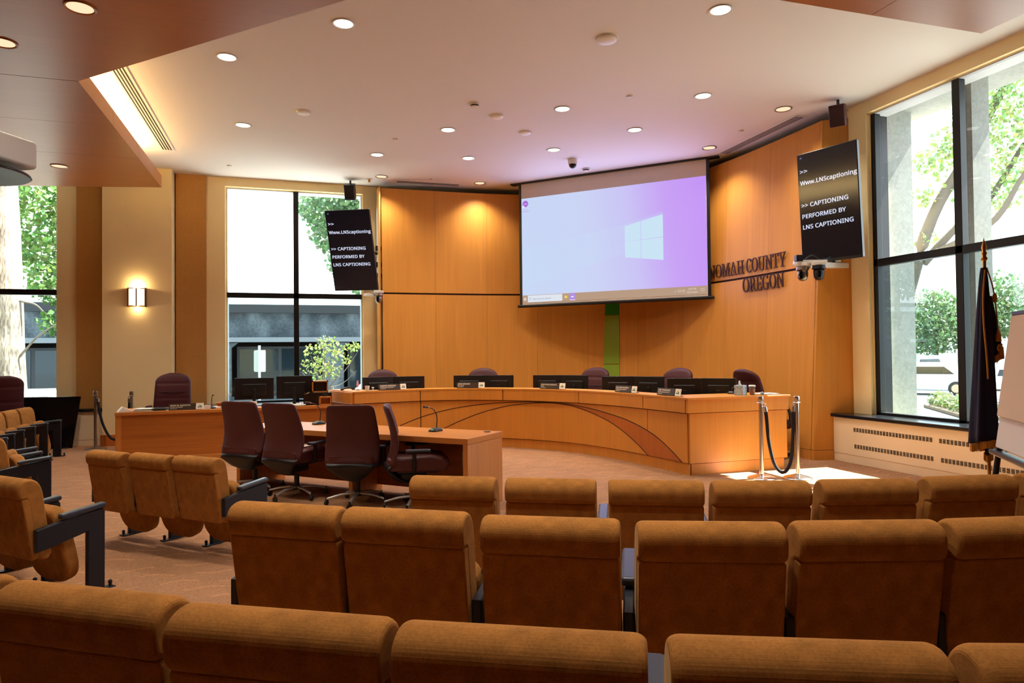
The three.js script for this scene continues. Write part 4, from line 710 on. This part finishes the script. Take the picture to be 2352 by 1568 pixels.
// ------------------------------------------------------------ rope barriers
function stanchion(label, pos, mat) {
  const t = thing('rope_post', label, 'barrier post', pos);
  part(t, 'base', new THREE.LatheGeometry([[0, 0], [.17, 0], [.172, .006], [.165, .014], [.12, .03], [.06, .045], [.03, .055], [0, .056]].map((p) => new THREE.Vector2(...p)), 48), mat);
  part(t, 'post', xf(cyl(.025, .9, 28), [0, .49, 0]), mat);
  part(t, 'collar', new THREE.LatheGeometry([[.025, .915], [.045, .92], [.046, .926], [.026, .932]].map((p) => new THREE.Vector2(...p)), 32), mat);
  part(t, 'cap', new THREE.LatheGeometry([[.026, .93], [.034, .94], [.036, .995], [.03, 1.0], [0, 1.004]].map((p) => new THREE.Vector2(...p)), 32), mat); return t;
}
stanchion('chrome rope post left of the pair at the bench end', [5.44, 0, -7.06], M.chrome); stanchion('chrome rope post right of the pair in the sunlight', [5.84, 0, -6.9], M.chrome);
stanchion('brushed rope post standing free at the left before the pillar', [-3.24, 0, -13.3], M.steel); stanchion('brushed rope post behind the left end of the staff desk', [-2.6, 0, -12.86], M.steel);
function rope(label, pts, mat) { const t = thing('barrier_rope', label, 'rope', pts[0]), q = pts.map((p) => p.map((v, k) => v - pts[0][k])); part(t, 'rope', tube(q, .021, 50, 14), M.velvetRope); const e = q.length - 1; for (const [a, b] of [[q[0], q[1]], [q[e], q[e - 1]]]) { const d = new THREE.Vector3(...b).sub(new THREE.Vector3(...a)).normalize().multiplyScalar(.06); part(t, 'end_cap', rod(a, d.add(new THREE.Vector3(...a)).toArray(), .025, 16), mat); part(t, 'hook', xf(new THREE.TorusGeometry(.018, .005, 8, 18), [a[0], a[1] + .022, a[2]]), mat); } }
rope('black velvet rope sagging between the two chrome posts', [[5.485, .87, -7.04], [5.5, .78, -7.035], [5.53, .4, -7.02], [5.6, .13, -6.99], [5.68, .07, -6.96], [5.75, .16, -6.935], [5.79, .45, -6.92], [5.8, .78, -6.915], [5.8, .87, -6.914]], M.chrome);
rope('black velvet rope drooping from the left post behind the staff desk', [[-3.2, .87, -13.27], [-3.19, .78, -13.26], [-3.1, .42, -13.2], [-2.95, .2, -13.09], [-2.8, .2, -12.99], [-2.68, .45, -12.91], [-2.64, .78, -12.885], [-2.64, .87, -12.885]], M.steel);

// ------------------------------------------------------------ flag, easel, bin
{
  const t = thing('state_flag', 'navy flag with gold fringe draped on a brass tipped pole by the right window', 'flag', [5.6, floorY(5.6, -4.3), -4.3]);
  const fy = 0;
  part(t, 'pole', xf(cyl(.014, 2.3, 14), [0, 1.17, 0]), M.brass); part(t, 'base', new THREE.LatheGeometry([[0, 0], [.17, 0], [.17, .02], [.1, .05], [.03, .08], [0, .08]].map((p) => new THREE.Vector2(...p)), 36), M.brass);
  part(t, 'finial', new THREE.LatheGeometry([[0, 2.3], [.02, 2.3], [.026, 2.32], [.014, 2.34], [.024, 2.365], [.012, 2.385], [.02, 2.41], [.006, 2.47], [0, 2.5]].map((p) => new THREE.Vector2(...p)), 20), M.brass);
  const navy = std({ color: 0x111436, roughness: .85 }), gold = std({ color: 0xc98a2a, roughness: .6, metalness: .2 });
  const fold = (y0, y1, cx, wx, wz, ph, n = 26) => { const R = []; for (let i = 0; i <= n; i++) { const k = i / n, y = y0 + (y1 - y0) * k, q = []; for (let j = 0; j < 48; j++) { const a = -j / 48 * Math.PI * 2, f = 1 + (.05 + .17 * (1 - k)) * Math.sin(a * 5 + ph + k * 1.2) + .06 * Math.sin(a * 9 + 2); q.push(new THREE.Vector3(cx(k) + Math.cos(a) * wx(k) * f, y + .03 * Math.sin(a + ph) * (1 - k), Math.sin(a) * wz(k) * f)); } R.push(q); } return loft(R); };
  part(t, 'cloth', fold(.86 + fy * 0 - .09, 2.24, (k) => -.01 - .03 * (1 - k), (k) => .02 + .085 * (1 - k) ** .7, (k) => .02 + .07 * (1 - k) ** .7, 0), navy);
  part(t, 'cloth_flap', fold(1.5, 2.0, (k) => .055 + .05 * (1 - k), (k) => .014 + .045 * (1 - k), (k) => .015 + .03 * (1 - k), 1), navy);
  part(t, 'cloth_tail', fold(.68, .9, (k) => .0, (k) => .02 + .05 * k, (k) => .02 + .04 * k, 2, 10), navy);
  const band = (y0, y1, cx, wx, wz, ph) => { const l = []; for (let j = 0; j < 90; j++) { const a = j / 90 * Math.PI * 2, f = 1.02 + .2 * Math.sin(-a * 5 + ph) * .9, x = cx + Math.cos(a) * wx * f, z = Math.sin(a) * wz * f, yy = y1 + .03 * Math.sin(a + ph); l.push(rod([x, yy, z], [x + rr(-.003, .003), yy - (y1 - y0), z], .0042, 5)); } return merge(l); };
  for (const g of [band(.7, .76, -.04, .105, .09, 0), band(1.44, 1.5, .105, .058, .045, 1), band(.62, .68, .0, .03, .025, 2)]) part(t, 'fringe', g, gold).userData.kind = 'stuff';
  part(t, 'fringe_edge', tube([[-.02, 2.22, .02], [-.06, 2.0, .03], [-.085, 1.75, .05], [-.09, 1.5, .07], [-.085, 1.3, .075]], .008, 40, 6), gold);
  part(t, 'emblem', xf(new THREE.TorusGeometry(.022, .006, 8, 20), [.03, 1.56, .085], [.1, .3, 0]), gold);
  const cord = part(t, 'cord', tube([[.0, 2.24, .02], [.03, 2.1, .04], [.045, 1.98, .05], [.055, 1.85, .055], [.06, 1.7, .06]], .006, 40, 6), gold);
  part(cord, 'cord_knot', xf(new THREE.SphereGeometry(.018, 14, 10), [.045, 1.98, .05], [0, 0, 0], [1, 2.4, 1]), gold);
  for (const [x, y] of [[.05, 1.66], [.075, 1.55]]) part(cord, 'tassel', new THREE.LatheGeometry([[0, 0], [.022, 0], [.02, .06], [.011, .075], [.015, .09], [0, .1]].map((p) => new THREE.Vector2(...p)), 16), gold, [x, y - .05, .07]);
}
{
  const t = thing('flip_chart_easel', 'flip chart easel with a beige paper pad at the right edge', 'easel', [4.73, floorY(4.73, -3.41), -3.41], Math.atan2(-.788, -.616));
  const fy = 0, W = .72;
  const tiltB = -.14;
  part(t, 'board', rbox(W, .98, .022, .01, 2), M.white, [0, 1.3, -.03], [tiltB, 0, 0]);
  part(t, 'clamp_bar', rbox(W + .03, .035, .04, .01, 2), M.plastic, [0, 1.79 - fy * 0, -.095], [tiltB, 0, 0]);
  const pad = part(t, 'paper_pad', rbox(W - .04, .74, .02, .003), std({ color: 0xdcc3a8, roughness: .9 }), [0, 1.41, -.025], [tiltB, 0, 0]); part(pad, 'loose_sheet', rbox(W - .05, .73, .003, .001), std({ color: 0xdfc9b0, roughness: .9 }), [0, 0, .0125]);
  part(t, 'tray', rbox(W + .1, .035, .07, .01, 2), M.plastic, [0, .78, .045]);
  for (const s of [-1, 1]) part(t, 'leg', rod([s * .34, 1.3, -.04], [s * .38, .01, .13], .02, 12), M.plastic);
  part(t, 'back_leg', rod([0, 1.6, -.1], [0, .01, -.6], .018, 12), M.plastic);
}
{
  const t = thing('waste_bin', 'dark waste bin with a black liner behind the far right seats', 'waste bin', [5.25, floorY(5.25, -3.79), -3.79]);
  part(t, 'bin', loft([ring(.12, .12, 0, 0, 32, 5), ring(.15, .15, .5, 0, 32, 5)]), phy({ color: 0x8c8f9a, roughness: .4 })); part(t, 'rim', loft([ring(.155, .155, .49, 0, 32, 5), ring(.16, .16, .52, 0, 32, 5), ring(.145, .145, .53, 0, 32, 5)]), M.plastic); part(t, 'liner', loft([ring(.162, .162, .44, 0, 40, 4), ring(.166, .166, .53, 0, 40, 4), ring(.14, .14, .545, 0, 40, 4), ring(.1, .1, .535, 0, 40, 4)]), M.plasticGloss);
}
// ------------------------------------------------------------ projector hanging from the soffit
{
  const [px, py, pz] = [-1.92, 2.86, -5.05];
  const t = thing('projector', 'white ceiling projector with a vented side at the left edge', 'projector', [px, py, pz], -.5);
  part(t, 'body', rbox(.56, .18, .44, .025, 3), M.whitePlastic);
  for (let i = 0; i < 8; i++) part(t, 'side_rib', rbox(.34, .006, .01, .002), M.white, [-.08, -.065 + i * .018, .22]);
  const v = []; for (let i = 0; i < 9; i++) v.push(xf(new THREE.BoxGeometry(.1, .008, .006), [.18, -.065 + i * .0155, .2205])); part(t, 'vent', merge(v), M.slot).userData.kind = 'stuff';
  part(t, 'ceiling_pole', xf(cyl(.03, 4.4 - py - .08, 16), [-.15, (4.4 - py) / 2 + .05, 0]), M.white); part(t, 'mount', rbox(.2, .04, .2, .008), M.white, [-.15, .11, 0]);
  for (const s of [-1, 1]) part(t, 'foot', xf(cyl(.018, .05, 12), [s * .2, -.11, .13]), M.whitePlastic);
  const c = thing('tracking_camera', 'large dome tracking camera under a black disc at the left edge', 'camera', [px, py - .15, pz + .06]);
  part(c, 'black_disc', new THREE.LatheGeometry([[0, 0], [.33, -.012], [.34, -.004], [.33, .006], [0, .012]].map((p) => new THREE.Vector2(...p)), 56), phy({ color: 0x0b0c14, roughness: .3 }), [0, 0, 0]);
  part(c, 'base_ring', xf(cyl(.125, .075, 32, .118), [.02, -.055, .03]), M.steel);
  part(c, 'body', loft([ring(.098, .098, -.09, .03, 28, 2, .02), ring(.1, .1, -.17, .03, 28, 2, .02), ring(.085, .085, -.235, .03, 28, 2, .02), ring(.04, .04, -.265, .03, 28, 2, .02)]), phy({ color: 0x9a9088, roughness: .35, metalness: .4 }));
  part(c, 'lens_band', rbox(.08, .16, .06, .03, 3), M.plasticGloss, [.02, -.18, .1]);
}
// ------------------------------------------------------------ outdoors
struct('ground', box3(-90, 120, -.9, -.62, -140, 60), std({ map: dtex(256, 256, (u, v) => { const n = vnoise(u * 20, v * 20, 20, 20) * .1 + hash(u * 256, v * 256) * .12; return [.36 + n, .37 + n, .37 + n]; }, 6), roughness: 1 })).name = 'ground';
{ // concrete fins and lintel outside the right window
  struct('wall_fin', uvm(box3(7.95, 8.42, -.62, 5.3, -7.78, -7.5)), M.concrete); struct('wall_fin', uvm(box3(7.95, 8.24, -.62, 5.3, -6.42, -6.22)), M.concrete); struct('wall_fin', uvm(box3(7.95, 8.42, -.62, 5.3, -4.85, -4.6)), M.concrete);
  struct('wall_lintel', uvm(box3(7.95, 8.75, 4.94, 5.6, -10, 3)), M.concrete);
}
const leafGeo = (() => { const g = new THREE.BufferGeometry(); g.setAttribute('position', new THREE.Float32BufferAttribute([0, 0, 0, .5, .12, .35, 0, 0, 1, -.5, .12, .35], 3)); g.setAttribute('uv', new THREE.Float32BufferAttribute(new Float32Array(8), 2)); g.setIndex([0, 1, 2, 0, 2, 3]); g.computeVertexNormals(); return g; })();
function foliage(parent, clumps, count, size, color, mat) {
  const m = new THREE.InstancedMesh(leafGeo, mat, count), q = new THREE.Matrix4(), e = new THREE.Euler(), c = new THREE.Color(), total = clumps.reduce((s, k) => s + k[3] ** 2, 0); m.name = 'foliage'; m.userData.kind = 'stuff';
  let i = 0; clumps.forEach((k, n) => { const N = n === clumps.length - 1 ? count - i : Math.round(count * k[3] ** 2 / total); for (let j = 0; j < N && i < count; j++, i++) { const u = rr(-1, 1), a = rr(0, 6.283), r = k[3] * Math.cbrt(rnd()), s = Math.sqrt(1 - u * u), z = size * rr(.6, 1.3); e.set(rr(0, 6.3), rr(0, 6.3), rr(0, 6.3)); q.makeRotationFromEuler(e).scale(new THREE.Vector3(z, z, z)).setPosition(k[0] + s * Math.cos(a) * r, k[1] + u * r * .8, k[2] + s * Math.sin(a) * r); m.setMatrixAt(i, q); c.setRGB(color[0] * rr(.7, 1.25), color[1] * rr(.75, 1.2), color[2] * rr(.7, 1.2)); m.setColorAt(i, c); } });
  m.count = i; shadow(m); parent.add(m); return m;
}
const leafMat = phy({ color: 0xffffff, roughness: .7, transmission: .45, thickness: 0, side: THREE.DoubleSide, specularIntensity: .4 });
const barkTex = dtex(256, 256, (u, v) => { const n = vnoise(u * 30, v * 6, 30, 6) * .5 + vnoise(u * 60, v * 16, 60, 16) * .3 + hash(u * 256, v * 256) * .15 - .45; return [.42 + n * .5, .38 + n * .48, .34 + n * .45]; }, 1);
const barkPale = std({ map: barkTex, bumpMap: barkTex, bumpScale: .03, roughness: 1 }), bark = std({ color: 0x4c4844, roughness: 1 });
const branch = (pts, r0, r1, seg = 16) => { const c = new THREE.CatmullRomCurve3(pts.map((p) => new THREE.Vector3(...p))), R = []; for (let i = 0; i <= seg; i++) { const k = i / seg, p = c.getPointAt(k), t = c.getTangentAt(k), a = Math.abs(t.y) < .95 ? new THREE.Vector3(0, 1, 0) : new THREE.Vector3(1, 0, 0), u = a.clone().cross(t).normalize(), v = t.clone().cross(u), r = r0 + (r1 - r0) * k; R.push(Array.from({ length: 14 }, (_, j) => { const b = j / 14 * 6.2832; return p.clone().addScaledVector(u, Math.cos(b) * r * (1 + .06 * Math.sin(3 * b + k * 9))).addScaledVector(v, Math.sin(b) * r); })); } return loft(R); };
{
  const t = thing('street_tree', 'thick pale barked tree trunk outside the far left window', 'tree', [-6.15, -.62, -18]);
  part(t, 'trunk', uvm(branch([[.15, 0, 0], [.02, 1.8, 0], [-.02, 3.4, 0], [-.06, 5, 0], [-.2, 8, 0]], .38, .3, 30)), barkPale);
  part(t, 'branch', branch([[.2, 2.1, .1], [.7, 2.7, .2], [1.1, 3.0, .2]], .03, .012), barkPale); part(t, 'branch', branch([[.25, 3.5, .1], [.6, 3.4, .1], [.75, 3.25, .1]], .035, .012), barkPale); part(t, 'branch', branch([[-.3, 5.2, 0], [-.9, 5.9, .2], [-1.2, 6.4, .3]], .08, .03), barkPale);
  foliage(t, [[-.7, 6.9, -2.6, 1.6], [1.0, 6.4, -3.2, 1.2], [.4, 5.2, -3.0, 1.1], [1.2, 4.8, -3.2, .8], [.3, 4.2, -2.6, .8], [.9, 3.6, -2.4, .5], [.4, 3.1, -2.2, .45], [-1.8, 5.2, -3.5, 1.3]], 9000, .14, [.1, .2, .05], leafMat);
}
{
  const t = thing('street_tree', 'large leafy tree seen behind the left hanging display', 'tree', [2.0, -.62, -23]);
  part(t, 'trunk', branch([[1.5, 0, 0], [1.2, 3, 0], [.6, 6, 0], [.2, 9, 0]], .3, .12), bark);
  foliage(t, [[-.9, 7.0, 0, 1.0], [.3, 6.9, 0, 1.2], [-.6, 6.1, .3, .9], [.5, 5.9, .2, 1.1], [-.3, 5.2, .3, .7], [.7, 4.9, 0, .9], [.2, 4.5, .2, .5], [1.7, 6.5, 0, 1.5], [.4, 8.3, 0, 1.4]], 11000, .15, [.1, .2, .09], leafMat);
  foliage(t, [[-4.6, 6.9, 2, .5], [-4.1, 7.2, 2, .55], [-3.3, 7.35, 2, .5], [-2.5, 7.5, 2, .4], [-4.7, 6.1, 2, .25], [-4.75, 4.7, 2, .25]], 800, .11, [.1, .2, .1], leafMat).name = 'hanging_foliage';
}
{
  const t = thing('young_tree', 'young sunlit tree with sparse yellow green leaves across the street', 'tree', [.84, -.62, -20]);
  part(t, 'trunk', branch([[0, 0, 0], [.02, 1.0, 0], [-.04, 1.7, 0], [0, 2.5, 0]], .035, .012), barkPale);
  for (const [a, b, c] of [[-.65, 1.75, .2], [-.4, 2.2, -.2], [.3, 2.5, .2], [.6, 2.15, 0], [.85, 1.75, .2], [-.15, 2.7, 0], [.95, 2.35, -.1]]) part(t, 'branch', branch([[0, 1.05 + rnd() * .3, 0], [a * .5, (1.1 + b) / 2 - .05, c * .5], [a, b, c]], .016, .005, 8), barkPale);
  part(t, 'support_stake', rod([.25, 0, .1], [.18, 1.3, .1], .03, 8), barkPale); part(t, 'support_stake', rod([-.1, 0, .1], [-.06, 1.2, .1], .03, 8), barkPale);
  foliage(t, [[-.4, 1.9, 0, .3], [-.25, 2.3, 0, .34], [.05, 2.5, 0, .34], [.3, 2.3, 0, .3], [-.05, 1.9, 0, .34], [.2, 1.7, 0, .24], [.75, 2.4, 0, .24], [.95, 2.45, 0, .15], [.55, 2.05, 0, .2], [-.2, 1.6, 0, .25]], 560, .08, [.3, .36, .1], leafMat);
}
{ // low building across the street
  const Z = -30, b = thing('street_building', 'low grey stucco building with dark shop windows across the street', 'building', [0, -.62, Z]);
  const grey = std({ map: dtex(256, 256, (u, v) => { const n = vnoise(u * 10, v * 5, 10, 5) * .2 + vnoise(u * 60, v * 60, 60, 60) * .08 - .14; return [.3 + n, .33 + n, .36 + n]; }, 4), roughness: .95 }), dark = std({ color: 0x1b1f26, roughness: .6 }), pale = std({ color: 0x6a7078, roughness: .9 }), glassD = phy({ color: 0x18242c, roughness: .06, specularIntensity: 1 });
  part(b, 'wall', uvm(box3(-22, 14, 2.95, 4.0, -4, 0)), grey); part(b, 'roof_edge', uvm(box3(-22.2, 14.2, 3.98, 4.32, -4.2, .25)), dark); part(b, 'ledge', box3(-22.1, 14.1, 2.78, 2.97, -.3, .35), pale); part(b, 'base_wall', box3(-22, 14, 0, .55, -.4, 0), grey); part(b, 'back_wall', box3(-22, 14, 0, 3, -4, -3.7), dark);
  for (let x = -21.2; x < 14; x += 4.45) { const cx = x + .6 - .05; part(b, 'column', uvm(extrude([[-.45, 0], [.4, 0], [.4, 2.55], [.65, 2.75], [-.7, 2.75], [-.45, 2.55]], .4, .01, 1)), grey, [cx, 0, -.25]); }
  for (let x = -20; x < 12; x += 4.45) { const f = part(b, 'shop_window', box3(x - .05, x + 3.3, .55, 2.6, -.34, -.3), dark); for (const k of [0, 1]) part(f, 'pane', box3(x + k * 1.65 + .05, x + k * 1.65 + 1.55, .65, 2.5, -.3, -.28), glassD); }
  const sp = thing('street_sign', 'back of a small white street sign on a steel pole', 'sign', [-.96, -.62, -21]);
  part(sp, 'pole', xf(cyl(.035, 2.5, 12), [0, 1.25, 0]), std({ color: 0xb8c0c8, roughness: .4, metalness: .6 })); part(sp, 'sign_plate', extrude(rshape(.3, .62, .05), .01, .002, 1), std({ color: 0xa8b0ae, roughness: .6 }), [0, 2.05, -.05]); part(sp, 'side_plate', extrude(rshape(.14, .62, .03), .01, .002, 1), std({ color: 0xa8b0ae, roughness: .6 }), [.1, 2.05, .06]);
}
function makeCar(label, pos, turn, paint, tall = false) {
  const t = thing('parked_car', label, 'car', pos, turn), H = tall ? 1.75 : 1.45, hb = tall ? 1.02 : .9, m = phy({ color: paint, roughness: .25, clearcoat: .8, metalness: .2 });
  const body = extrude([[-2.2, .35], [-2.25, .6], [-2.1, hb - .12], [-1.1, hb], [1.6, hb], [2.1, hb - .05], [2.2, .6], [2.15, .35], [1.75, .3], [-1.8, .3]], 1.56, .1, 3); body.translate(0, 0, -.78); part(t, 'body', body, m);
  const cab = extrude([[-1.1, hb - .02], [-.35, H], [tall ? 1.7 : 1.0, H], [tall ? 2.0 : 1.75, hb - .02]], 1.3, .1, 3); cab.translate(0, 0, -.65); part(t, 'cabin', cab, m);
  const win = [[-.88, hb + .04], [-.32, H - .1], [tall ? 1.55 : .92, H - .1], [tall ? 1.75 : 1.4, hb + .04]]; for (const s of [-1, 1]) { const g = extrude(win, .02); part(t, 'side_window', g, M.plasticGloss, [0, 0, s * .762 - .01]); }
  const ws = new THREE.BoxGeometry(.02, .6, 1.2); part(t, 'windscreen', ws, M.plasticGloss, [-.83, (H + hb) / 2 - .02, 0], [0, 0, -Math.atan2(.75, H - hb)]);
  for (const x of [-1.4, 1.4]) for (const s of [-1, 1]) { const w = part(t, 'wheel', xf(cyl(.33, .2, 28), [0, 0, 0], [Math.PI / 2, 0, 0]), M.darkPlastic, [x, .33, s * .8]); part(w, 'hub', xf(cyl(.2, .22, 12), [0, 0, 0], [Math.PI / 2, 0, 0]), M.steel); }
  part(t, 'grille', rbox(.05, .22, 1.0, .02), M.plastic, [-2.31, .62, 0]); for (const s of [-1, 1]) part(t, 'headlamp', rbox(.08, .14, .3, .03, 2), M.white, [-2.26, .72, s * .65]);
  part(t, 'bumper', rbox(.1, .16, 1.6, .04, 2), m, [-2.28, .42, 0]);
  return t;
}
makeCar('silver sedan parked outside the right window', [29.4, -.62, -25.8], -.95, 0xc8ccd2); makeCar('dark windowed estate car parked behind the silver sedan', [33.5, -.62, -29.5], -2.9, 0x8a97a4, true); makeCar('white van front parked right of the silver sedan', [26.2, -.62, -18.6], .35, 0xe6e9ee, true);
makeCar('white car roof seen through the far left window', [-5.6, -.62, -16.2], 0, 0xe8eaec); makeCar('white car roof seen beside the left end of the bench', [2.0, -.62, -16.4], 0, 0xe8eaec);
{
  const t = thing('plaza_tree', 'big branching tree close outside the right window', 'tree', [11.3, -.62, -10.05]);
  const L = (p) => [p[0] - 11.3, p[1] + .62, p[2] + 10.05];
  part(t, 'trunk', branch([[10.6, -.6, -10.25], [10.85, 1.4, -10.15], [11.25, 3.06, -10.02], [11.66, 4.22, -9.88], [12.17, 5.13, -9.69], [12.77, 6.28, -9.48], [13.3, 7.2, -9.3]].map(L), .16, .06, 28), bark);
  part(t, 'branch', branch([[11.43, 3.2, -9.97], [12.05, 3.89, -9.76], [12.53, 4.29, -9.6], [13.26, 5.45, -9.34]].map(L), .08, .04), bark); part(t, 'branch', branch([[11.45, 3.3, -9.9], [12.19, 3.87, -9.19], [12.75, 4.74, -8.99], [13.4, 5.6, -8.7]].map(L), .07, .03), bark);
  part(t, 'branch', branch([[12.3, 5.3, -9.65], [12.2, 6.2, -9.7], [12.5, 7.2, -9.6]].map(L), .05, .02), bark);
  foliage(t, [[11.66, 5.13, -9.86, .42], [11.94, 5.54, -9.76, .35], [12.69, 5.7, -9.4, .5], [13.0, 5.03, -9.43, .5], [12.84, 4.46, -9.49, .4], [12.38, 6.3, -9.61, .5], [13.1, 6.3, -9.38, .6], [11.5, 3.66, -9.94, .2], [12.05, 4.61, -9.74, .3], [11.42, 4.47, -9.95, .25], [13.3, 5.6, -8.9, .5], [12.6, 7.3, -9.4, .9], [13.8, 7.4, -8.8, 1.0], [11.6, 7.6, -10.2, .9]].map((c) => [...L(c), c[3]]), 7000, .085, [.2, .3, .12], leafMat);
}
for (const [x, y, z, r, l] of [[40.5, 3.2, -34.6, 3.2, 'dark green tree beyond the parked cars, left of the window bar'], [46, 4.2, -34.5, 3.6, 'tall pale green tree beyond the flag'], [45.5, 3.4, -30, 3.0, 'green tree right of the flag behind the easel'], [36.6, 4.4, -37, 2.6, 'tree half hidden by the concrete fin']]) {
  const t = thing('parking_tree', l, 'tree', [x, -.62, z]); part(t, 'trunk', branch([[0, 0, 0], [.1, 1.6, 0], [0, y + .6, 0]], .16, .08), bark);
  foliage(t, [[0, y + .6, 0, r * .8], [-r * .5, y + .2, .2, r * .55], [r * .5, y + .3, 0, r * .6], [0, y + r * .5, 0, r * .55], [-r * .3, y - .6, 0, r * .4]], 4200, .24, [.14, .22, .1], leafMat);
}
{ const t = thing('low_hedge', 'low dry hedge strip before the parked cars', 'hedge', [21.5, -.62, -17.5]); part(t, 'soil', rbox(5, .12, 1, .03), std({ color: 0x6a5a48, roughness: 1 }), [0, .06, 0], [0, .95, 0]); foliage(t, Array.from({ length: 9 }, (_, i) => [(i - 4) * .35, .3, -(i - 4) * .5, .35]), 900, .16, [.25, .3, .14], leafMat); }
renderer.render(scene, camera);
